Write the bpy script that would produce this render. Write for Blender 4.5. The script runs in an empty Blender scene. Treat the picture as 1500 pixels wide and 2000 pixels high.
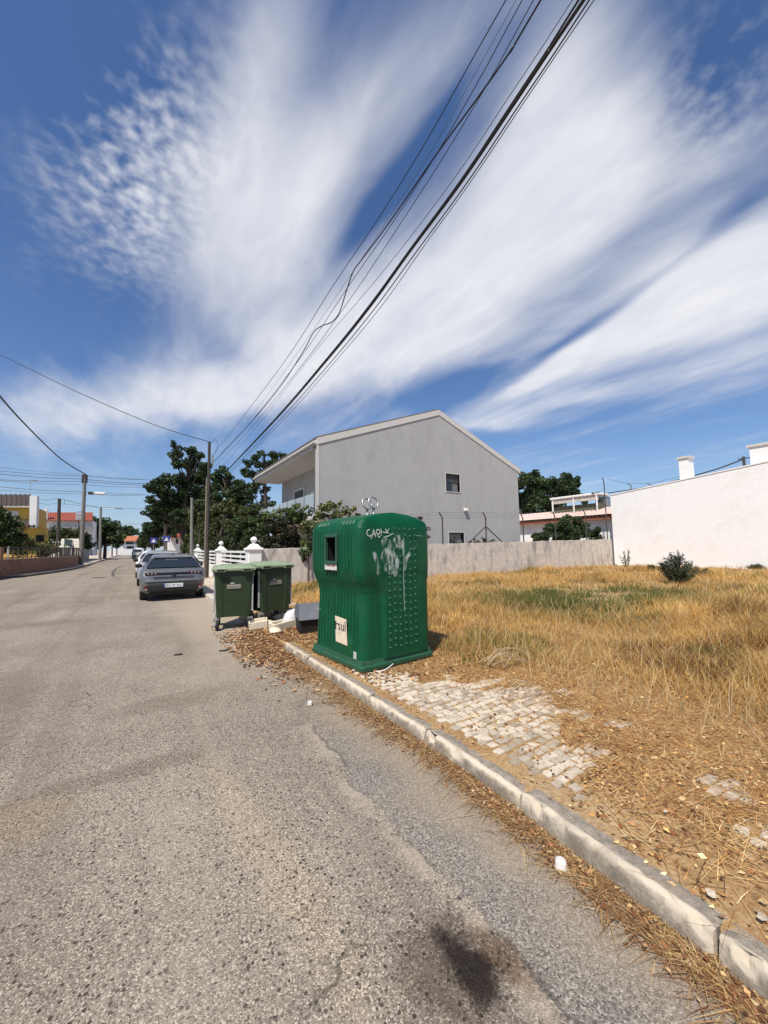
import bpy, math, random
import numpy as np
from mathutils import Vector, Matrix
rnd = random.Random(7)
R = math.radians
scene = bpy.context.scene
COL = scene.collection

# ------------------------------------------------------------------ camera
F, CH = 760.0, 1.52
YAW, PITCH, ROLL = R(32.4), R(5.1), 0.014
fw = np.array([math.sin(YAW)*math.cos(PITCH), math.cos(YAW)*math.cos(PITCH), math.sin(PITCH)])
_r0 = np.array([math.cos(YAW), -math.sin(YAW), 0.0]); _u0 = np.cross(_r0, fw)
rt = _r0*math.cos(ROLL) - _u0*math.sin(ROLL); up = _u0*math.cos(ROLL) + _r0*math.sin(ROLL)
CP = np.array([0.0, 0.0, CH])
def ray(px, py): return fw + rt*((px-750)/F) + up*((1000-py)/F)
def atz(px, py, z=0.0): r = ray(px, py); return CP + r*((z-CH)/r[2])
def atx(px, py, x): r = ray(px, py); return CP + r*(x/r[0])
def aty(px, py, y): r = ray(px, py); return CP + r*(y/r[1])
cam = bpy.data.cameras.new('camera'); camo = bpy.data.objects.new('camera', cam); COL.objects.link(camo)
cam.sensor_fit = 'VERTICAL'; cam.sensor_height = 36; cam.lens = 36*F/2000; cam.clip_start = 0.05; cam.clip_end = 3000
M = Matrix.Identity(4)
for i in range(3):
    M[i][0] = rt[i]; M[i][1] = up[i]; M[i][2] = -fw[i]; M[i][3] = CP[i]
camo.matrix_world = M
scene.camera = camo
scene.view_settings.view_transform = 'Standard'; scene.view_settings.look = 'None'
scene.view_settings.exposure = 0.18; scene.view_settings.gamma = 1.0
scene.view_settings.use_curve_mapping = False
scene.cycles.use_denoising = True
scene.cycles.max_bounces = 6; scene.cycles.transparent_max_bounces = 16

# ------------------------------------------------------------------ sun and sky
TOSUN = Vector((-0.45, -0.31, 0.84)).normalized()
sd = bpy.data.lights.new('sun', 'SUN'); sd.energy = 5.0; sd.angle = R(0.6); sd.color = (1.0, 0.945, 0.85)
so = bpy.data.objects.new('sun', sd); COL.objects.link(so)
so.rotation_euler = TOSUN.to_track_quat('Z', 'Y').to_euler(); so.location = (-20, -10, 40)

world = bpy.data.worlds.new('World'); scene.world = world; world.use_nodes = True
wt = world.node_tree; wt.nodes.clear(); WN = wt.nodes; WL = wt.links
def wmath(op, a, b=None, c=None, clamp=False):
    n = WN.new('ShaderNodeMath'); n.operation = op; n.use_clamp = clamp
    for i, v in enumerate((a, b, c)):
        if v is None: continue
        if isinstance(v, (int, float)): n.inputs[i].default_value = v
        else: WL.new(v, n.inputs[i])
    return n.outputs[0]
def wdot(a, v):
    n = WN.new('ShaderNodeVectorMath'); n.operation = 'DOT_PRODUCT'; WL.new(a, n.inputs[0]); n.inputs[1].default_value = v
    return n.outputs['Value']
def build_sky():
    tc = WN.new('ShaderNodeTexCoord'); D = tc.outputs['Generated']
    sky = WN.new('ShaderNodeTexSky'); sky.sky_type = 'NISHITA'; sky.sun_disc = False
    sky.sun_elevation = math.asin(TOSUN.z); sky.sun_rotation = math.atan2(TOSUN.x, TOSUN.y)
    sky.air_density = 1.1; sky.dust_density = 0.5; sky.ozone_density = 2.2
    sep = WN.new('ShaderNodeSeparateXYZ'); WL.new(D, sep.inputs[0])
    zc = wmath('MAXIMUM', sep.outputs[2], 0.02); zc = wmath('ADD', zc, 0.10)
    u = wmath('DIVIDE', sep.outputs[0], zc); v = wmath('DIVIDE', sep.outputs[1], zc)
    comb = WN.new('ShaderNodeCombineXYZ'); WL.new(u, comb.inputs[0]); WL.new(v, comb.inputs[1]); PL = comb.outputs[0]
    def noise(vec, scale, detail, rough, sx=1, sy=1, rz=0, dist=0.0):
        mp = WN.new('ShaderNodeMapping'); mp.inputs['Scale'].default_value = (sx, sy, 1); mp.inputs['Rotation'].default_value = (0, 0, rz); WL.new(vec, mp.inputs[0])
        n = WN.new('ShaderNodeTexNoise'); n.inputs['Scale'].default_value = scale; n.inputs['Detail'].default_value = detail
        n.inputs['Roughness'].default_value = rough; n.inputs['Distortion'].default_value = dist; WL.new(mp.outputs[0], n.inputs['Vector'])
        return n
    # warp the direction a little so that the lobes get ragged edges
    wn = noise(PL, 1.3, 3, 0.5, 1.0, 0.45)
    sub = WN.new('ShaderNodeVectorMath'); sub.operation = 'SUBTRACT'; WL.new(wn.outputs['Color'], sub.inputs[0]); sub.inputs[1].default_value = (.5, .5, .5)
    scl = WN.new('ShaderNodeVectorMath'); scl.operation = 'SCALE'; scl.inputs['Scale'].default_value = 0.16; WL.new(sub.outputs[0], scl.inputs[0])
    add = WN.new('ShaderNodeVectorMath'); add.operation = 'ADD'; WL.new(D, add.inputs[0]); WL.new(scl.outputs[0], add.inputs[1])
    DW = add.outputs[0]
    def lobe(acc, cx, cy, L, W, ang, amp, src):
        c = ray(cx, cy); n0 = np.linalg.norm(c); c = c/n0
        a = R(ang)
        t1 = ray(cx+math.cos(a)*L, cy-math.sin(a)*L); t1 /= np.linalg.norm(t1)
        t2 = ray(cx-math.sin(a)*W, cy-math.cos(a)*W); t2 /= np.linalg.norm(t2)
        e1 = t1 - c*(t1@c); e2 = t2 - c*(t2@c)
        s1 = np.linalg.norm(e1); s2 = np.linalg.norm(e2); e1 /= s1; e2 = e2 - e1*(e2@e1); e2 /= np.linalg.norm(e2)
        d1 = wdot(src, tuple(e1/s1)); d2 = wdot(src, tuple(e2/s2))
        q = wmath('MULTIPLY_ADD', d1, d1, wmath('MULTIPLY', d2, d2))
        g = wmath('EXPONENT', wmath('MULTIPLY', q, -1.0))
        return wmath('MULTIPLY_ADD', g, amp, acc)
    lobes = [  # (x, y, half length, half width, angle, amount): cirrus banks and the blue gaps between them
        (500, 480, 260, 165, 62, .90), (860, 560, 420, 140, 33, .95), (1100, 370, 290, 150, 36, .85), (640, 690, 300, 60, 4, .70),
        (760, 640, 250, 80, 15, .4), (1270, 600, 400, 70, 32, 1.0), (1420, 585, 230, 120, 24, 1.0), (1040, 735, 190, 30, 22, .65),
        (420, 765, 170, 40, 4, .70), (110, 800, 230, 70, 4, .55), (500, 130, 320, 95, 74, .42), (800, 130, 330, 90, 58, .34),
        (1080, 130, 260, 90, 55, .36), (640, 300, 220, 60, 60, .30), (250, 360, 200, 190, 30, .38), (1430, 300, 190, 40, 35, .22),
        (1080, 800, 170, 20, 6, .45), (1340, 740, 300, 34, 8, .32), (960, 822, 150, 16, -6, .40), (1000, 240, 240, 60, 52, .22),
        (725, 405, 150, 20, 55, -.60), (830, 250, 120, 16, 60, -.28), (1150, 628, 330, 15, 33, -.60), (890, 735, 110, 26, 22, -.55), (470, 690, 75, 40, 0, -.45),
        (210, 640, 200, 70, 5, -.25), (1400, 110, 190, 120, 40, -.38), (120, 130, 190, 170, 40, -.30), (1480, 400, 120, 26, 34, -.4),
    ]
    acc = 0.0
    for l in lobes: acc = lobe(acc, *l, DW)
    streak = noise(PL, 1.7, 5, 0.50, 2.0, 0.62, R(-4), 0.5)
    fine = noise(PL, 6.0, 4, 0.50, 1.9, 0.8, R(8), 0.8)
    vor = WN.new('ShaderNodeTexNoise'); vor.inputs['Scale'].default_value = 30; vor.inputs['Detail'].default_value = 2.5; vor.inputs['Roughness'].default_value = .45
    WL.new(PL, vor.inputs['Vector'])
    mott = lobe(lobe(0.0, 260, 330, 230, 190, 60, 1.0, DW), 1420, 140, 200, 130, 40, .55, DW)
    s1 = wmath('MULTIPLY', wmath('SUBTRACT', streak.outputs[0], 0.5), 1.05)
    s2 = wmath('MULTIPLY', wmath('SUBTRACT', fine.outputs[0], 0.5), 0.28)
    s3 = wmath('MULTIPLY', wmath('MULTIPLY', wmath('SUBTRACT', vor.outputs[0], 0.5), 2.2), mott)
    wob = wmath('ADD', wmath('ADD', s1, s2), s3)
    # smoother inside the thick banks
    damp = wmath('SUBTRACT', 1.0, wmath('MULTIPLY', wmath('MINIMUM', wmath('MAXIMUM', acc, 0.0), 1.1), 0.62))
    dens = wmath('ADD', wmath('MULTIPLY_ADD', wob, damp, acc), 0.11)
    mr = WN.new('ShaderNodeMapRange'); mr.interpolation_type = 'SMOOTHSTEP'; mr.inputs['From Min'].default_value = 0.02; mr.inputs['From Max'].default_value = 1.22
    WL.new(dens, mr.inputs['Value'])
    # pale band of haze close to the horizon
    hz = wmath('EXPONENT', wmath('MULTIPLY', wmath('MAXIMUM', sep.outputs[2], 0.0), -9.0))
    tint = WN.new('ShaderNodeMix'); tint.data_type = 'RGBA'; tint.blend_type = 'MULTIPLY'; tint.inputs['Factor'].default_value = 1
    WL.new(sky.outputs[0], tint.inputs['A']); tint.inputs['B'].default_value = SKYTINT
    hm = WN.new('ShaderNodeMix'); hm.data_type = 'RGBA'; WL.new(wmath('MULTIPLY', hz, 0.7), hm.inputs['Factor'])
    WL.new(tint.outputs['Result'], hm.inputs['A']); hm.inputs['B'].default_value = (6.6, 7.9, 9.6, 1)
    mx = WN.new('ShaderNodeMix'); mx.data_type = 'RGBA'; WL.new(wmath('MULTIPLY', mr.outputs[0], 0.92), mx.inputs['Factor'])
    cc = WN.new('ShaderNodeMix'); cc.data_type = 'RGBA'; cv = WN.new('ShaderNodeMapRange'); cv.inputs['From Min'].default_value = .3; cv.inputs['From Max'].default_value = .7
    WL.new(wmath('MULTIPLY_ADD', streak.outputs[0], .6, wmath('MULTIPLY', fine.outputs[0], .4)), cv.inputs['Value']); WL.new(cv.outputs[0], cc.inputs['Factor'])
    cc.inputs['A'].default_value = (8.2, 8.5, 9.6, 1); cc.inputs['B'].default_value = CLOUDCOL
    WL.new(hm.outputs['Result'], mx.inputs['A']); WL.new(cc.outputs['Result'], mx.inputs['B'])
    bg = WN.new('ShaderNodeBackground'); bg.inputs['Strength'].default_value = 0.074; WL.new(mx.outputs['Result'], bg.inputs['Color'])
    out = WN.new('ShaderNodeOutputWorld'); WL.new(bg.outputs[0], out.inputs[0])
SKYTINT = (0.84, 1.08, 1.42, 1); CLOUDCOL = (11.2, 11.2, 11.5, 1)
build_sky()

# ------------------------------------------------------------------ materials
MATS = {}
def _n(t, ty, **kw):
    n = t.nodes.new(ty)
    for k, v in kw.items(): setattr(n, k, v)
    return n
def newmat(name):
    m = bpy.data.materials.new(name); m.use_nodes = True
    t = m.node_tree; b = t.nodes['Principled BSDF']
    return m, t, b
def mat(name, col, rough=0.7, var=0.15, scale=4.0, metal=0.0, bump=0.0, bscale=60.0, spec=0.5, dirt=None, dscale=1.5, damt=0.5, streak=False, coat=0.0):
    """plain painted / plastered / metal surface with fine mottling and optional dirt blotches"""
    if name in MATS: return MATS[name]
    m, t, b = newmat(name); L = t.links
    g = _n(t, 'ShaderNodeNewGeometry')
    n1 = _n(t, 'ShaderNodeTexNoise'); n1.inputs['Scale'].default_value = scale; n1.inputs['Detail'].default_value = 8; n1.inputs['Roughness'].default_value = 0.65
    L.new(g.outputs['Position'], n1.inputs['Vector'])
    ramp = _n(t, 'ShaderNodeMapRange'); ramp.inputs['From Min'].default_value = 0.25; ramp.inputs['From Max'].default_value = 0.75
    ramp.inputs['To Min'].default_value = 1-var; ramp.inputs['To Max'].default_value = 1+var; L.new(n1.outputs[0], ramp.inputs['Value'])
    mul = _n(t, 'ShaderNodeVectorMath', operation='SCALE'); mul.inputs[0].default_value = col[:3]; L.new(ramp.outputs[0], mul.inputs['Scale'])
    cur = mul.outputs[0]
    if dirt:
        mp = _n(t, 'ShaderNodeMapping'); mp.inputs['Scale'].default_value = (1, 1, 0.3) if streak else (1, 1, 1); L.new(g.outputs['Position'], mp.inputs[0])
        n2 = _n(t, 'ShaderNodeTexNoise'); n2.inputs['Scale'].default_value = dscale; n2.inputs['Detail'].default_value = 7; n2.inputs['Roughness'].default_value = 0.62
        L.new(mp.outputs[0], n2.inputs['Vector'])
        r2 = _n(t, 'ShaderNodeMapRange', interpolation_type='SMOOTHSTEP'); r2.inputs['From Min'].default_value = 0.47; r2.inputs['From Max'].default_value = 0.72; r2.inputs['To Max'].default_value = damt
        L.new(n2.outputs[0], r2.inputs['Value'])
        mx = _n(t, 'ShaderNodeMix', data_type='RGBA'); L.new(r2.outputs[0], mx.inputs['Factor']); L.new(cur, mx.inputs['A']); mx.inputs['B'].default_value = (*dirt[:3], 1)
        cur = mx.outputs['Result']
    L.new(cur, b.inputs['Base Color'])
    b.inputs['Roughness'].default_value = rough; b.inputs['Metallic'].default_value = metal; b.inputs['Specular IOR Level'].default_value = spec
    b.inputs['Coat Weight'].default_value = coat
    if bump:
        n3 = _n(t, 'ShaderNodeTexNoise'); n3.inputs['Scale'].default_value = bscale; n3.inputs['Detail'].default_value = 5; L.new(g.outputs['Position'], n3.inputs['Vector'])
        bp = _n(t, 'ShaderNodeBump'); bp.inputs['Strength'].default_value = bump; bp.inputs['Distance'].default_value = 0.02; L.new(n3.outputs[0], bp.inputs['Height']); L.new(bp.outputs[0], b.inputs['Normal'])
    MATS[name] = m
    return m
def vcmat(name, rough=0.75, trans=0.25, spec=0.25):
    """foliage: each blade or leaf carries its own colour in the mesh attribute 'tone'"""
    m, t, b = newmat(name); L = t.links
    a = _n(t, 'ShaderNodeAttribute', attribute_name='tone')
    L.new(a.outputs['Color'], b.inputs['Base Color']); b.inputs['Roughness'].default_value = rough; b.inputs['Specular IOR Level'].default_value = spec
    tr = _n(t, 'ShaderNodeBsdfTranslucent'); L.new(a.outputs['Color'], tr.inputs['Color'])
    mx = _n(t, 'ShaderNodeMixShader'); mx.inputs[0].default_value = trans
    L.new(b.outputs[0], mx.inputs[1]); L.new(tr.outputs[0], mx.inputs[2]); L.new(mx.outputs[0], t.nodes['Material Output'].inputs['Surface'])
    MATS[name] = m
    return m
def glassmat(name, col=(0.02, 0.025, 0.03), rough=0.06):
    m, t, b = newmat(name); b.inputs['Base Color'].default_value = (*col, 1); b.inputs['Roughness'].default_value = rough; b.inputs['Specular IOR Level'].default_value = 0.8
    MATS[name] = m; return m

# asphalt ---------------------------------------------------------------
def road_material():
    m, t, b = newmat('old_asphalt'); L = t.links
    g = _n(t, 'ShaderNodeNewGeometry'); P = g.outputs['Position']
    sp = _n(t, 'ShaderNodeSeparateXYZ'); L.new(P, sp.inputs[0]); X, Y = sp.outputs[0], sp.outputs[1]
    def mth(op, a, b_=None, c=None, clamp=False):
        n = _n(t, 'ShaderNodeMath', operation=op); n.use_clamp = clamp
        for i, v in enumerate((a, b_, c)):
            if v is None: continue
            if isinstance(v, (int, float)): n.inputs[i].default_value = v
            else: L.new(v, n.inputs[i])
        return n.outputs[0]
    def noi(scale, det=6, rough=.6, dist=0, vec=None):
        n = _n(t, 'ShaderNodeTexNoise'); n.inputs['Scale'].default_value = scale; n.inputs['Detail'].default_value = det; n.inputs['Roughness'].default_value = rough; n.inputs['Distortion'].default_value = dist
        L.new(vec or P, n.inputs['Vector']); return n.outputs[0]
    def sstep(v, a, b_, lo=0, hi=1):
        n = _n(t, 'ShaderNodeMapRange', interpolation_type='SMOOTHSTEP'); n.inputs['From Min'].default_value = a; n.inputs['From Max'].default_value = b_
        n.inputs['To Min'].default_value = lo; n.inputs['To Max'].default_value = hi; L.new(v, n.inputs['Value']); return n.outputs[0]
    def mix(f, a, b_):
        n = _n(t, 'ShaderNodeMix', data_type='RGBA')
        if isinstance(f, (int, float)): n.inputs['Factor'].default_value = f
        else: L.new(f, n.inputs['Factor'])
        for k, v in (('A', a), ('B', b_)):
            if isinstance(v, tuple): n.inputs[k].default_value = (*v, 1)
            else: L.new(v, n.inputs[k])
        return n.outputs['Result']
    v1 = _n(t, 'ShaderNodeTexVoronoi'); v1.inputs['Scale'].default_value = 165; L.new(P, v1.inputs['Vector'])
    sc = _n(t, 'ShaderNodeSeparateColor'); L.new(v1.outputs['Color'], sc.inputs[0])
    v2 = _n(t, 'ShaderNodeTexVoronoi'); v2.inputs['Scale'].default_value = 55; L.new(P, v2.inputs['Vector'])
    sc2 = _n(t, 'ShaderNodeSeparateColor'); L.new(v2.outputs['Color'], sc2.inputs[0])
    big = noi(0.55, 5, .6); mid = noi(2.3, 6, .62, .3); huge = noi(0.16, 3)
    base = mix(sstep(big, .3, .7), (0.215, 0.178, 0.140), (0.300, 0.254, 0.202))
    base = mix(sstep(mid, .52, .75, 0, .38), base, (0.165, 0.134, 0.102))
    base = mix(sstep(huge, .5, .7, 0, .35), base, (0.315, 0.262, 0.20))
    base = mix(mth('MULTIPLY', sstep(sc.outputs[0], .55, .85), .7), base, (0.062, 0.050, 0.038))      # dark chips
    base = mix(mth('MULTIPLY', sstep(sc.outputs[1], .78, .9), .8), base, (0.52, 0.445, 0.345))       # pale chips
    base = mix(mth('MULTIPLY', mth('MULTIPLY', sstep(sc2.outputs[0], .86, .88), sstep(v2.outputs['Distance'], .46, .36)), .9), base, (0.035, 0.028, 0.022))  # pits
    mpw = _n(t, 'ShaderNodeMapping'); mpw.inputs['Scale'].default_value = (1.6, .10, 1); L.new(P, mpw.inputs[0])
    lane = noi(1.0, 4, .6, .4, mpw.outputs[0])                                  # wheel-polished bands along the street
    base = mix(sstep(lane, .50, .68, 0, .42), base, (0.14, 0.115, 0.09)); base = mix(sstep(lane, .46, .30, 0, .35), base, (0.36, 0.305, 0.24))
    blot = noi(.9, 8, .72, .6)
    base = mix(sstep(blot, .55, .66, 0, .4), base, (0.13, 0.107, 0.085))
    # the resurfaced strip along the kerb: cooler and darker, with a crooked seam
    wob = mth('MULTIPLY', mth('SUBTRACT', noi(2.6, 5, .65), .5), .22)
    wob2 = mth('MULTIPLY', mth('SUBTRACT', noi(0.5, 2), .5), .55)
    seam = mth('ADD', mth('ADD', X, wob), wob2)
    seam = mth('SUBTRACT', seam, mth('MULTIPLY', Y, 0.035))
    strip = mth('MULTIPLY', sstep(seam, 1.17, 1.20), sstep(Y, 3.6, 2.6))
    cool = mix(mth('MULTIPLY', sstep(sc.outputs[0], .52, .75), .8), (0.205, 0.183, 0.156), (0.065, 0.057, 0.049))
    cool = mix(mth('MULTIPLY', sstep(sc.outputs[1], .75, .9), .8), cool, (0.36, 0.335, 0.30))
    base = mix(mth('MULTIPLY', strip, .6), base, cool)
    lip = mth('MULTIPLY', mth('MULTIPLY', sstep(seam, 1.06, 1.15), sstep(seam, 1.195, 1.17)), sstep(Y, 4.0, 3.0))
    base = mix(mth('MULTIPLY', mth('MULTIPLY', lip, .6), sstep(noi(3.3, 4), .42, .6)), base, (0.38, 0.31, 0.235))
    edge = mth('MULTIPLY', mth('MULTIPLY', sstep(seam, 1.178, 1.19), sstep(seam, 1.21, 1.198)), sstep(Y, 3.6, 2.8))
    base = mix(mth('MULTIPLY', mth('MULTIPLY', edge, .6), sstep(noi(1.7, 3), .42, .6)), base, (0.06, 0.052, 0.044))
    # sandy silt towards the kerb and below the bins
    silt = mth('MULTIPLY', sstep(mth('ADD', X, mth('MULTIPLY', mid, .9)), 1.75, 2.35), .8)
    base = mix(silt, base, (0.33, 0.255, 0.175))
    silt2 = mth('MULTIPLY', mth('MULTIPLY', sstep(mth('ADD', X, mth('MULTIPLY', big, 1.6)), 1.1, 2.2), sstep(Y, 4.2, 6.5)), .75)
    base = mix(silt2, base, (0.37, 0.30, 0.225))
    # oil stain by the kerb and fainter old stains
    def stain(base, cx, cy, rx, ry, ang, amt, col):
        ca, sa = math.cos(R(ang)), math.sin(R(ang))
        dx = mth('SUBTRACT', X, cx); dy = mth('SUBTRACT', Y, cy)
        a = mth('DIVIDE', mth('ADD', mth('MULTIPLY', dx, ca), mth('MULTIPLY', dy, sa)), rx)
        c = mth('DIVIDE', mth('SUBTRACT', mth('MULTIPLY', dy, ca), mth('MULTIPLY', dx, sa)), ry)
        rr = mth('SQRT', mth('ADD', mth('MULTIPLY', a, a), mth('MULTIPLY', c, c)))
        rr = mth('ADD', rr, mth('MULTIPLY', mth('SUBTRACT', noi(6.5, 6, .7), .5), 1.9))
        n = _n(t, 'ShaderNodeMix', data_type='RGBA', blend_type='MULTIPLY'); L.new(mth('MULTIPLY', sstep(rr, 1.15, .35), amt), n.inputs['Factor']); L.new(base, n.inputs['A']); n.inputs['B'].default_value = (*col, 1); return n.outputs['Result']
    base = stain(base, 1.075, 1.15, .10, .21, 8, .95, (0.13, 0.108, 0.098))
    base = stain(base, 0.99, 1.20, .22, .24, 0, .8, (0.45, 0.41, 0.38))
    base = stain(base, 1.19, 1.12, .08, .18, 5, .8, (0.42, 0.30, 0.22))
    base = stain(base, 0.0, 3.35, .60, .16, 0, .6, (0.55, 0.53, 0.5))
    base = stain(base, 0.35, 4.6, .6, .3, 10, .6, (0.65, 0.63, 0.6))
    base = stain(base, -0.55, 3.1, .35, .3, 10, .6, (1.12, 1.0, 0.82))
    base = stain(base, -1.9, 11.0, 1.8, .5, 0, .6, (0.68, 0.66, 0.63))
    base = stain(base, -5.0, 9.5, 3.2, .6, -20, .6, (0.7, 0.68, 0.65))
    base = stain(base, -1.2, 5.5, .5, 1.6, 8, .6, (0.78, 0.76, 0.73))
    base = stain(base, 0.6, 2.2, .16, 1.2, 6, .6, (1.25, 1.18, 1.06))
    base = stain(base, -3.2, 18, .7, 8, 2, .55, (0.78, 0.76, 0.73))
    base = stain(base, -0.9, 20, .5, 9, 0, .5, (0.8, 0.78, 0.75))
    # hair cracks
    dn = _n(t, 'ShaderNodeVectorMath', operation='MULTIPLY_ADD')
    nz = _n(t, 'ShaderNodeTexNoise'); nz.inputs['Scale'].default_value = 2.4; nz.inputs['Detail'].default_value = 5; L.new(P, nz.inputs['Vector'])
    L.new(nz.outputs['Color'], dn.inputs[0]); dn.inputs[1].default_value = (.55, .55, 0); L.new(P, dn.inputs[2])
    vc = _n(t, 'ShaderNodeTexVoronoi', feature='DISTANCE_TO_EDGE'); vc.inputs['Scale'].default_value = .42; L.new(dn.outputs[0], vc.inputs['Vector'])
    crack = mth('MULTIPLY', sstep(vc.outputs['Distance'], .0045, .001), mth('MULTIPLY', sstep(noi(.7, 3), .47, .6), sstep(Y, 9.0, 5.0)))
    base = mix(mth('MULTIPLY', crack, .7), base, (0.035, 0.03, 0.026))
    L.new(base, b.inputs['Base Color']); b.inputs['Roughness'].default_value = .88; b.inputs['Specular IOR Level'].default_value = .25
    h = mth('ADD', mth('MULTIPLY', sstep(v1.outputs['Distance'], .0, .6), -1.0), mth('MULTIPLY', mid, .8))
    h = mth('SUBTRACT', h, mth('MULTIPLY', crack, 1.5))
    bp = _n(t, 'ShaderNodeBump'); bp.inputs['Strength'].default_value = .8; bp.inputs['Distance'].default_value = .003; L.new(h, bp.inputs['Height']); L.new(bp.outputs[0], b.inputs['Normal'])
    return m
def soil_material():
    m, t, b = newmat('dry_soil'); L = t.links
    g = _n(t, 'ShaderNodeNewGeometry'); P = g.outputs['Position']
    def noi(scale, det=7, rough=.65, sx=1, sy=1, rz=0):
        mp = _n(t, 'ShaderNodeMapping'); mp.inputs['Scale'].default_value = (sx, sy, 1); mp.inputs['Rotation'].default_value = (0, 0, rz); L.new(P, mp.inputs[0])
        n = _n(t, 'ShaderNodeTexNoise'); n.inputs['Scale'].default_value = scale; n.inputs['Detail'].default_value = det; n.inputs['Roughness'].default_value = rough; L.new(mp.outputs[0], n.inputs['Vector']); return n.outputs[0]
    def ramp(v, stops):
        r = _n(t, 'ShaderNodeValToRGB'); L.new(v, r.inputs[0]); e = r.color_ramp.elements
        e[0].position, e[0].color = stops[0][0], (*stops[0][1], 1); e[1].position, e[1].color = stops[-1][0], (*stops[-1][1], 1)
        for p, c in stops[1:-1]: k = e.new(p); k.color = (*c, 1)
        return r.outputs[0]
    c1 = ramp(noi(1.1), [(.32, (0.25, 0.13, 0.055)), (.5, (0.38, 0.24, 0.11)), (.62, (0.44, 0.32, 0.19)), (.75, (0.50, 0.41, 0.29))])
    c2 = ramp(noi(38, 5, .7), [(.3, (0.12, 0.06, 0.03)), (.5, (0.36, 0.22, 0.10)), (.7, (0.60, 0.46, 0.28))])
    mx = _n(t, 'ShaderNodeMix', data_type='RGBA'); mx.inputs['Factor'].default_value = .5; L.new(c1, mx.inputs['A']); L.new(c2, mx.inputs['B'])
    L.new(mx.outputs['Result'], b.inputs['Base Color']); b.inputs['Roughness'].default_value = .95; b.inputs['Specular IOR Level'].default_value = .15
    bp = _n(t, 'ShaderNodeBump'); bp.inputs['Strength'].default_value = .8; bp.inputs['Distance'].default_value = .02; L.new(noi(45, 6), bp.inputs['Height']); L.new(bp.outputs[0], b.inputs['Normal'])
    return m
def brick_material():
    m, t, b = newmat('brick_facing'); L = t.links
    tc = _n(t, 'ShaderNodeTexCoord')
    br = _n(t, 'ShaderNodeTexBrick'); br.inputs['Scale'].default_value = 1; br.inputs['Brick Width'].default_value = .30; br.inputs['Row Height'].default_value = .11; br.inputs['Mortar Size'].default_value = .012
    br.inputs['Color1'].default_value = (0.20, 0.075, 0.04, 1); br.inputs['Color2'].default_value = (0.31, 0.15, 0.085, 1); br.inputs['Mortar'].default_value = (0.26, 0.19, 0.14, 1)
    L.new(tc.outputs['UV'], br.inputs['Vector']); L.new(br.outputs['Color'], b.inputs['Base Color']); b.inputs['Roughness'].default_value = .9
    return m
def tile_material(name, c1, c2):
    m, t, b = newmat(name); L = t.links
    g = _n(t, 'ShaderNodeNewGeometry'); n = _n(t, 'ShaderNodeTexNoise'); n.inputs['Scale'].default_value = 3.5; n.inputs['Detail'].default_value = 6; L.new(g.outputs['Position'], n.inputs['Vector'])
    mx = _n(t, 'ShaderNodeMix', data_type='RGBA'); L.new(n.outputs[0], mx.inputs['Factor']); mx.inputs['A'].default_value = (*c1, 1); mx.inputs['B'].default_value = (*c2, 1); L.new(mx.outputs['Result'], b.inputs['Base Color']); b.inputs['Roughness'].default_value = .85
    return m

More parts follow.
